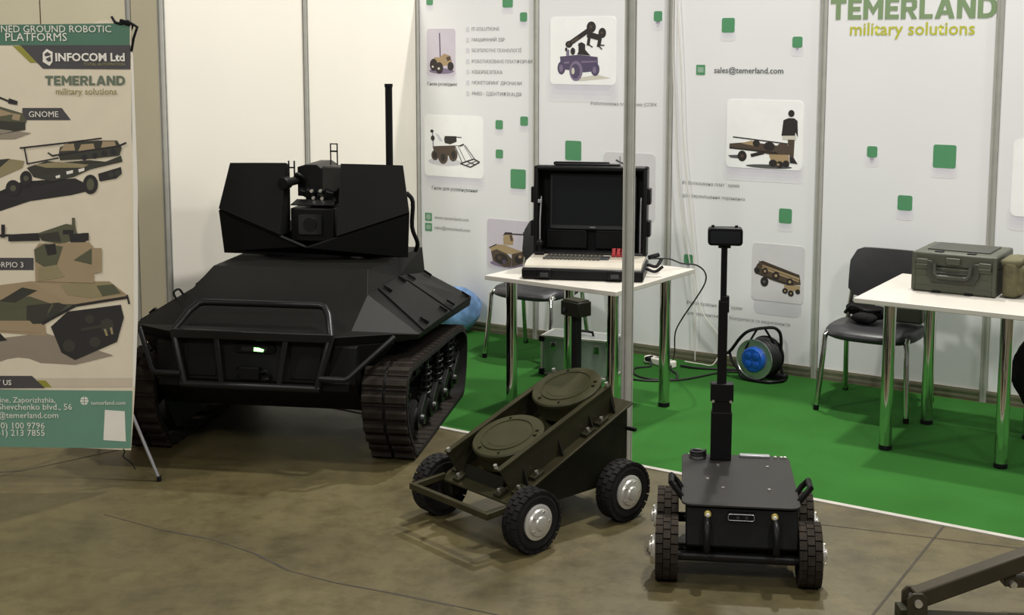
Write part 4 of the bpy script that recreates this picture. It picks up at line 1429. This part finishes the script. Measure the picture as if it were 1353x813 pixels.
frm.tube([(-.21, -.02, .135), (-.165, -.045, .17), (-.10, -.05, .255), (-.04, -.04, .305), (.05, .02, .325), (.09, .05, .315), (.105, .075, .26), (.105, .078, .10), (.13, .075, .012)], .010, 8, sub=4)
frm.tube([(-.005, -.02, .315), (-.055, -.062, .20), (-.05, -.064, .135)], .007, 8)
frm.tube([(.03, .01, .318), (.07, .06, .22), (.02, .08, .135)], .007, 8)
frm.tube([(-.19, -.03, .15), (-.15, -.06, .10), (-.10, -.07, .06), (-.06, -.075, .012), (.10, -.05, .010), (.14, .07, .010), (-.05, .085, .010)], .009, 8, sub=3)
frm.build('carry_frame', 'black', rl)
MB().box((.085, .075, .022), (.13, .05, .036)).build('frame_foot', 'black', rl, 0.008)


def cable(name, label, pts_, r, m, cat='cable', sub=6, group=None):
    o = MB().tube([stand(a, b, c) for a, b, c in pts_], r, 8, sub=sub).build(name, m)
    return tag(o, label, cat, group)


cable('white_cable', 'white cable hanging down the printed wall and curling onto the carpet beside the mast', [(2.045, .035, 2.42), (2.089, .03, 1.865), (2.114, .03, 1.407), (2.168, .03, .975), (2.223, .03, .486), (2.245, .03, .38), (2.29, .03, .296), (2.375, .03, .199), (2.40, .05, .10), (2.37, .09, .016), (2.30, .10, .012), (2.25, .10, .012), (2.19, .12, .02)], .0042, 'cable_white')
cable('white_cable', 'second white cable hanging beside the wall upright, left of the longer one', [(2.030, .035, 2.42), (2.034, .032, 1.897), (2.071, .03, 1.323), (2.104, .03, .97), (2.165, .03, .677), (2.205, .03, .461), (2.218, .03, .25), (2.222, .035, .012)], .0036, 'cable_white')
cable('power_cable', 'black cable running from the control case over the table edge down to the plug', [(2.44, 1.12, .845), (2.50, 1.02, .835), (2.535, .93, .800), (2.590, .855, .785), (2.62, .80, .74), (2.58, .70, .66), (2.46, .56, .53), (2.31, .42, .37), (2.22, .33, .25), (2.175, .24, .11), (2.150, .21, .045)], .0045, 'cable_black')
cable('floor_cable', 'black cable looping on the carpet in front of the white power strip', [(2.150, .24, .03), (2.20, .33, .010), (2.275, .408, .009), (2.311, .537, .009), (2.186, .600, .009), (2.054, .545, .009), (1.984, .41, .009), (2.042, .31, .010), (2.02, .26, .03)], .006, 'cable_black')
cable('floor_cable', 'black cable snaking across the carpet from the table leg to the cable reel', [(2.06, .66, .009), (2.195, .64, .009), (2.342, .52, .009), (2.41, .39, .009), (2.46, .26, .009), (2.52, .17, .009), (2.60, .15, .012)], .006, 'cable_black')
cable('floor_cable', 'thick black cable lying straight between power strip and cable reel', [(2.20, .205, .012), (2.301, .20, .010), (2.40, .165, .010), (2.50, .12, .010), (2.60, .11, .012)], .0075, 'cable_black')

bg_ = lump((0, 0, .165), (.16, .10, .165), 'plastic_bag', 'bag', None, 12, 14)
bg_.location = stand(.44, .15, .004)
tag(bg_, 'crumpled translucent blue plastic bag behind the tracked robot', 'bag')
rb = thing('hanging_bag', 'black bag hanging by its strap under the right table, at the right picture edge', 'bag', stand(4.40, .60, .15), -YAW)
lump((0, 0, .20), (.13, .08, .20), 'bag_body', 'black_soft', rb, 6, 14)
MB().tube([(-.05, 0, .38), (-.03, 0, .50), (0, 0, .594), (.03, 0, .50), (.05, 0, .38)], .010, 8, sub=5).build('strap', 'black', rb)

# ------------------------------------------------------------------ banner stand
ban = thing('banner_stand', 'tall printed banner on a thin X-frame stand at the left picture edge', 'banner', (-2.08, 5.8, 0), 0.0)


def bx_(px, py):
    k = .0033376 + (py - 35) / (591 - 35) * (.0034797 - .0033376)
    return (px - 676.5) * k + 2.08


def bz_(py):
    d = 591 - py
    return .1899 + .0035839 * d - 2.517e-7 * d * d


def bend(x, z):
    """gentle curl of the hanging sheet"""
    return .006 - .006 * math.sin((x + .45) / .85 * PI)


def B3(px, py, i=0):
    x, z = bx_(px, py), bz_(py)
    return (x, bend(x, z) - .003 - .0003 * i, z)


def sheet(rows, m, lay, name='printed_band', back=False):
    """rows: list of (py, px_left, px_right); makes a curved strip"""
    V, F = [], []
    NC = 14
    for (py0, py1, xl, xr) in rows:
        for i in range(NC + 1):
            t = i / NC
            px = xl + (xr - xl) * t
            py = py0 + (py1 - py0) * t
            V.append(B3(px, py, lay))
    for r in range(len(rows) - 1):
        for i in range(NC):
            a = r * (NC + 1) + i
            F.append((a, a + NC + 1, a + NC + 2, a + 1))
    mb = MB()
    mb.add(V, F)
    return mb


sh = MB()
rows = []
NC, NR = 18, 24
V, F = [], []
XL = -75.0
for r in range(NR + 1):
    v = r / NR
    xr = 173 + 9 * math.sin(min(1, max(0, (v - .25) / .75)) * PI)
    for i in range(NC + 1):
        u = i / NC
        px = XL + (xr - XL) * u
        top = 32 + 2.5 * math.sin(u * PI) - (6 if 0.80 < u < 0.97 else 0)
        bot_ = 592 - 3 * math.sin(u * PI * 1.2) + 2 * u
        p = B3(px, top + (bot_ - top) * v, -3)
        V.append(p)
o = len(V)
V += [(x, y + .002, z) for x, y, z in V]
for r in range(NR):
    for i in range(NC):
        a = r * (NC + 1) + i
        F.append((a, a + NC + 1, a + NC + 2, a + 1))
        F.append((o + a, o + a + 1, o + a + NC + 2, o + a + NC + 1))
for i in range(NC):
    F.append((i, i + 1, o + i + 1, o + i))
    a = NR * (NC + 1) + i
    F.append((a, o + a, o + a + 1, a + 1))
for r in range(NR):
    a = r * (NC + 1)
    F.append((a, o + a, o + a + NC + 1, a + NC + 1))
    a += NC
    F.append((a, a + NC + 1, o + a + NC + 1, o + a))
banner = MB().add(V, F).build('banner_sheet', 'ban_bg', ban, angle=60)


def band(rows, m, lay, name='printed_band'):
    mb = sheet(rows, m, lay)
    o_ = bpy.data.objects.new(name, bpy.data.meshes.new(name))
    o_.data.from_pydata(mb.v, [], mb.f)
    o_.data.materials.append(M[m])
    COL.objects.link(o_)
    o_.parent = banner
    return o_


band([(34, 31, XL, 171), (60, 60, XL, 171)], 'ban_green', 2)
band([(60, 60, 26, 172), (91, 92, 57, 172)], 'ban_grey', 3)
band([(61, 61, 17, 28), (83, 83, 40, 49)], 'ban_lime', 3)
band([(500, 500, XL, 176), (512, 512, XL, 176)], 'ban_low', 1)
band([(514, 517, XL, 175), (553, 553, XL, 174.5), (590, 593, XL, 173)], 'ban_foot', 2)
band([(497, 497, XL, 43), (514, 513, XL, 60)], 'ban_grey', 3)
band([(503, 503, 50, 61), (512, 512, 56, 69)], 'ban_lime', 2)
band([(143, 143, 30, 82), (159, 159, 30, 94)], 'ban_grey', 2)
band([(341, 341, XL, 45), (357, 357, XL, 45)], 'ban_grey', 2)
band([(62, 62, 173, 175), (250, 250, 176, 182), (420, 420, 177, 182.5), (512, 512, 175, 178.5)], 'ban_white', 1)
MBq = [(139, 542), (165, 544), (166.5, 584), (137, 582)]
picture(banner, lambda u, v, i: B3(u, v, 5), [('ban_white', MBq)], 'printed_square')


def btext(t, px, py, pw, m, **k):
    x = bx_(px, py)
    wdt = bx_(px + pw, py) - x
    return lettering(t, banner, x, bz_(py), wdt, m, 0, xmap=lambda a, c, y: (a, bend(a, c) - .0065, c), **k)


btext('UNMANNED GROUND ROBOTIC', -46, 43, 193, 'ban_white')
btext('PLATFORMS', 8, 54.5, 81, 'ban_white')
btext('INFOCOM Ltd', 74, 81, 91, 'ban_white', bold=.03)
btext('TOTAL AUTOMATION', 111, 87, 54, 'ban_olive')
picture(banner, lambda u, v, i: B3(60 + u * 105 / ww, 113 - v * 12.5, 6), [('ban_logo', q_) for q_ in word], 'lettering')
btext('military solutions', 74.5, 125, 80, 'ban_olive', bold=.012)
btext('GNOME', 39, 155, 39, 'ban_white')
btext('SCORPIO 3', -18, 353.5, 50, 'ban_white')
btext('CONTACT US', -46, 509, 62, 'ban_white', bold=.012)
btext('Ukraine, Zaporizhzhia,', -20, 532, 94, 'ban_white')
btext('166, Shevchenko blvd., 56', -23, 541.5, 119, 'ban_white')
btext('sales@temerland.com', -24, 552.5, 102, 'ban_white')
btext('+38 (050) 100 9796', -36, 566.5, 96, 'ban_white')
btext('+38 (061) 213 7855', -36, 576, 96, 'ban_white')
btext('temerland.com', 121, 535, 45, 'ban_white')
picture(banner, lambda u, v, i: B3(u, v, 4 + i), [
    ('ban_white', circ(112, 530, 5.5)), ('ban_foot', stroke(106.5, 528.5, 117.5, 528.5, .8)), ('ban_foot', stroke(106.5, 532, 117.5, 532, .8)), ('ban_foot', stroke(112, 524.5, 112, 535.5, .8)),
    # hexagonal company emblem
    ('ban_white', [(57, 70), (62, 65), (70, 69), (70, 82), (66, 87.5), (57, 82)]), ('ban_grey', [(59, 72), (63, 69), (68, 72), (66, 74), (60, 75)]), ('ban_grey', [(61, 78), (67, 75), (68, 81), (64, 82)])], 'printed_emblem')
# printed vehicles
picture(banner, lambda u, v, i: B3(u, v, 4 + i * .3), [
    ('ban_shade', [(-60, 176), (-10, 170), (42, 176), (20, 184), (-60, 186)]),
    ('ban_camo', [(-60, 140), (0, 141), (30, 150), (36, 160), (30, 172), (-60, 176)]), ('ban_camo_dark', [(-60, 165), (0, 160), (34, 162), (34, 172), (-10, 180), (-60, 182)]),
    ('ban_tan', [(-60, 145), (-5, 143), (20, 151), (-10, 156), (-60, 156)]), ('ban_black', stroke(-10, 125, 14, 135, 2.5)), ('ban_black', [(12, 130), (24, 134), (23, 139), (11, 137)]), ('ban_tan', [(18, 150), (28, 152), (26, 160), (16, 158)])])
picture(banner, lambda u, v, i: B3(u, v, 4 + i * .3), [
    ('ban_black', [(-60, 285), (-20, 262), (30, 240), (100, 236), (128, 250), (95, 258), (40, 266), (-60, 300)]),
    ('ban_sand', [(-60, 240), (-20, 214), (10, 210), (33, 213), (30, 222), (-20, 244), (-60, 262)]), ('ban_camo_dark', [(-60, 225), (-10, 212), (14, 210), (0, 222), (-60, 240)]),
    ('ban_black', circ(18, 249, 10, 14, 11)), ('ban_black', circ(35, 236, 8, 14, 10)), ('ban_camo', circ(18, 249, 4)), ('ban_camo', circ(35, 236, 3.5)), ('ban_black', circ(-12, 262, 12, 14, 12)),
    ('ban_camo_dark', [(36, 222), (62, 213), (80, 215), (118, 212), (140, 214), (160, 206), (162, 214), (120, 224), (98, 234), (70, 240), (45, 234)]),
    ('ban_sand', [(45, 218), (78, 214), (118, 218), (110, 222), (62, 222)]), ('ban_white', [(88, 227), (97, 225), (97, 229), (89, 231)]), ('ban_white', [(104, 224), (112, 222), (112, 226), (105, 228)]), ('ban_white', [(74, 233), (80, 231), (80, 235), (75, 236)]),
    ('ban_black', circ(120, 244, 10, 16, 13)), ('ban_camo', circ(120, 244, 5, 12, 8)), ('ban_black', [(130, 230), (160, 221), (161, 230), (154, 236), (132, 240)]), ('ban_camo_dark', circ(147, 231, 4)), ('ban_camo_dark', circ(156, 229, 4)),
    ('ban_camo_dark', [(78, 205), (80, 195), (95, 188), (130, 186), (155, 186), (161, 196), (158, 206), (120, 210), (80, 212)]), ('ban_tan', [(80, 200), (86, 191), (98, 190), (100, 199)]), ('ban_tan', [(104, 200), (108, 191), (124, 190), (126, 198)]), ('ban_tan', [(134, 196), (136, 187), (152, 187), (154, 195)]),
    ('ban_black', circ(112, 208, 4)), ('ban_black', circ(126, 206, 4)), ('ban_black', circ(138, 203, 4)), ('ban_black', circ(150, 201, 4)),
    ('ban_black', stroke(27, 196, 80, 190, 2.2)), ('ban_black', stroke(33, 196, 37, 217, 1.8)), ('ban_black', stroke(36, 217, 78, 209, 1.8)), ('ban_black', stroke(64, 202, 70, 206, 2)), ('ban_black', stroke(70, 206, 160, 193, 2.2)), ('ban_black', stroke(158, 193, 167, 189, 2.5)), ('ban_black', stroke(80, 190, 135, 183, 2))])
picture(banner, lambda u, v, i: B3(u, v, 4 + i * .3), [
    ('ban_shade', [(-60, 455), (60, 440), (150, 470), (100, 482), (-60, 476)]),
    ('ban_black', [(-60, 437), (0, 440), (10, 450), (-60, 460)]),
    ('ban_tan', [(-60, 385), (40, 372), (145, 372), (168, 390), (166, 396), (100, 404), (60, 426), (62, 444), (-60, 436)]), ('ban_camo', [(-60, 404), (40, 392), (70, 402), (100, 402), (60, 424), (30, 430), (-60, 424)]),
    ('ban_camo_dark', [(36, 404), (78, 400), (90, 404), (60, 428), (36, 428)]), ('ban_sand', [(80, 376), (145, 373), (164, 389), (120, 394), (90, 390)]), ('ban_camo_dark', [(0, 398), (30, 380), (50, 384), (20, 400)]), ('ban_camo', [(128, 378), (150, 376), (160, 388), (136, 392)]),
    ('ban_tan', [(-20, 424), (40, 424), (56, 440), (-20, 436)]), ('ban_black', stroke(100, 404, 170, 393, 3.5)), ('ban_black', stroke(56, 428, 100, 404, 4)), ('ban_black', stroke(168, 390, 171, 402, 2.5)),
    ('ban_black', [(68, 432), (90, 412), (160, 403), (164, 420), (155, 452), (100, 476), (82, 466)]), ('ban_camo_dark', circ(92, 457, 8)), ('ban_camo_dark', circ(126, 452, 7)), ('ban_camo_dark', circ(119, 422, 6)), ('ban_camo_dark', circ(142, 430, 9)), ('ban_sand', stroke(139, 435, 142, 444, 3)), ('ban_sand', stroke(147, 433, 149, 442, 3)), ('ban_camo_dark', stroke(108, 436, 136, 431, 4)),
    ('ban_tan', [(48, 372), (46, 330), (52, 322), (118, 320), (124, 326), (125, 374)]), ('ban_tan', [(123, 328), (135, 328), (135, 360), (124, 362)]), ('ban_camo', [(46, 330), (60, 322), (84, 326), (76, 350), (64, 356), (48, 346)]), ('ban_black', [(60, 324), (74, 322), (76, 336), (64, 338)]),
    ('ban_camo', [(98, 344), (122, 328), (122, 350)]), ('ban_sand', [(52, 354), (76, 350), (86, 366), (52, 372)]),
    ('ban_camo', [(52, 308), (88, 296), (100, 298), (104, 316), (80, 322), (56, 318)]), ('ban_camo_dark', [(52, 310), (78, 306), (82, 320), (56, 318)]), ('ban_black', [(84, 304), (98, 304), (98, 310), (84, 310)]), ('ban_black', [(92, 310), (112, 308), (114, 320), (94, 320)]), ('ban_black', [(112, 308), (118, 308), (118, 318), (112, 318)]), ('ban_camo', stroke(98, 288, 98, 302, 4)),
    ('ban_black', [(12, 310), (52, 308), (54, 318), (12, 319)]), ('ban_black', stroke(-40, 313, 14, 311, 3)), ('ban_black', stroke(5, 297, 5, 314, 5))])
# X frame behind the sheet
xf = MB()
hubp = (-.02, .16, 1.15)
MB().tube([hubp, (.20, .13, 1.7), (.392, .055, 2.115)], .007, 8, sub=4).build('frame_arm', 'black', ban)
MB().tube([hubp, (-.24, .13, 1.7), (-.432, .055, 2.115)], .007, 8, sub=4).build('frame_arm', 'black', ban)
MB().tube([hubp, (.18, .14, .62), (.432, .075, .012)], .008, 8).build('frame_leg', 'strut', ban)
MB().tube([hubp, (-.25, .14, .62), (-.47, .075, .012)], .008, 8).build('frame_leg', 'strut', ban)
MB().tube([hubp, (-.02, .40, .50), (-.02, .62, .012)], .008, 8).build('frame_leg', 'strut', ban)
MB().box(hubp, (.05, .04, .07)).build('frame_hub', 'black', ban, 0.006)
for x in (.432, -.47):
    MB().lathe([(.010, 0), (.011, .004), (.011, .022), (.008, .026)], (x, .075, 0.0), (0, 0, 1), 12).build('foot_cap', 'black', ban)
MB().tube([B3(147, 22, 2), B3(152, 30, 2), B3(160, 32, 2), B3(168, 28, 2), B3(181, 36, 2), B3(176, 52, 2), B3(173.5, 68, 2)], .006, 8).build('corner_hook', 'black', ban)
MB().box(B3(165, 30, 3), (.05, .012, .02), (0, .3, 0)).build('hook_clip', 'black', ban, 0.004)
MB().tube([B3(163, 594, 0), B3(165, 598, 2), B3(163, 604, 2), B3(172, 612, -20), B3(178, 622, -40)], .003, 6, sub=4).build('corner_cord', 'black', ban)

# ------------------------------------------------------------------ gripper arm of another robot at the lower right
ga = thing('robot_arm', 'dark square-tube robot arm resting on the floor at the lower right picture corner', 'robot arm', (1.43, 4.43, 0), 0.0)
P1, P2 = Vector((0.0, -.015, .072)), Vector((.90, .06, .372))
tu = MB().bar(P1, P2, .062, .062).build('upper_arm', 'arm', ga, 0.006)
for dy in (-.034, .034):
    MB().prism([(-.036, .0), (.036, .0), (.036, .085), (.018, .104), (-.018, .104), (-.036, .085)], 'y', -.015 + dy - .006, -.015 + dy + .006).build('joint_cheek', 'arm', ga, 0.003)
MB().cyl((0, -.066, .070), (0, .036, .070), .014, 16).build('joint_pin', 'bolt', ga)
MB().box((-.045, -.015, .022), (.03, .07, .044)).build('grip_pad', 'olive', ga, 0.004)
MB().bar((-.04, -.03, .012), (.85, -.10, .012), .07, .022).build('lower_jaw', 'arm', ga, 0.003)
lk = MB().bar((.345, .03, .118), (.85, .02, .135), .045, .04).build('link_bar', 'arm', ga, 0.004)
MB().cyl((.352, -.015, .118), (.352, .06, .118), .012, 14).build('link_pin', 'bolt', ga)
MB().box((.345, .028, .145), (.04, .05, .08)).build('link_lug', 'arm', ga, 0.004)
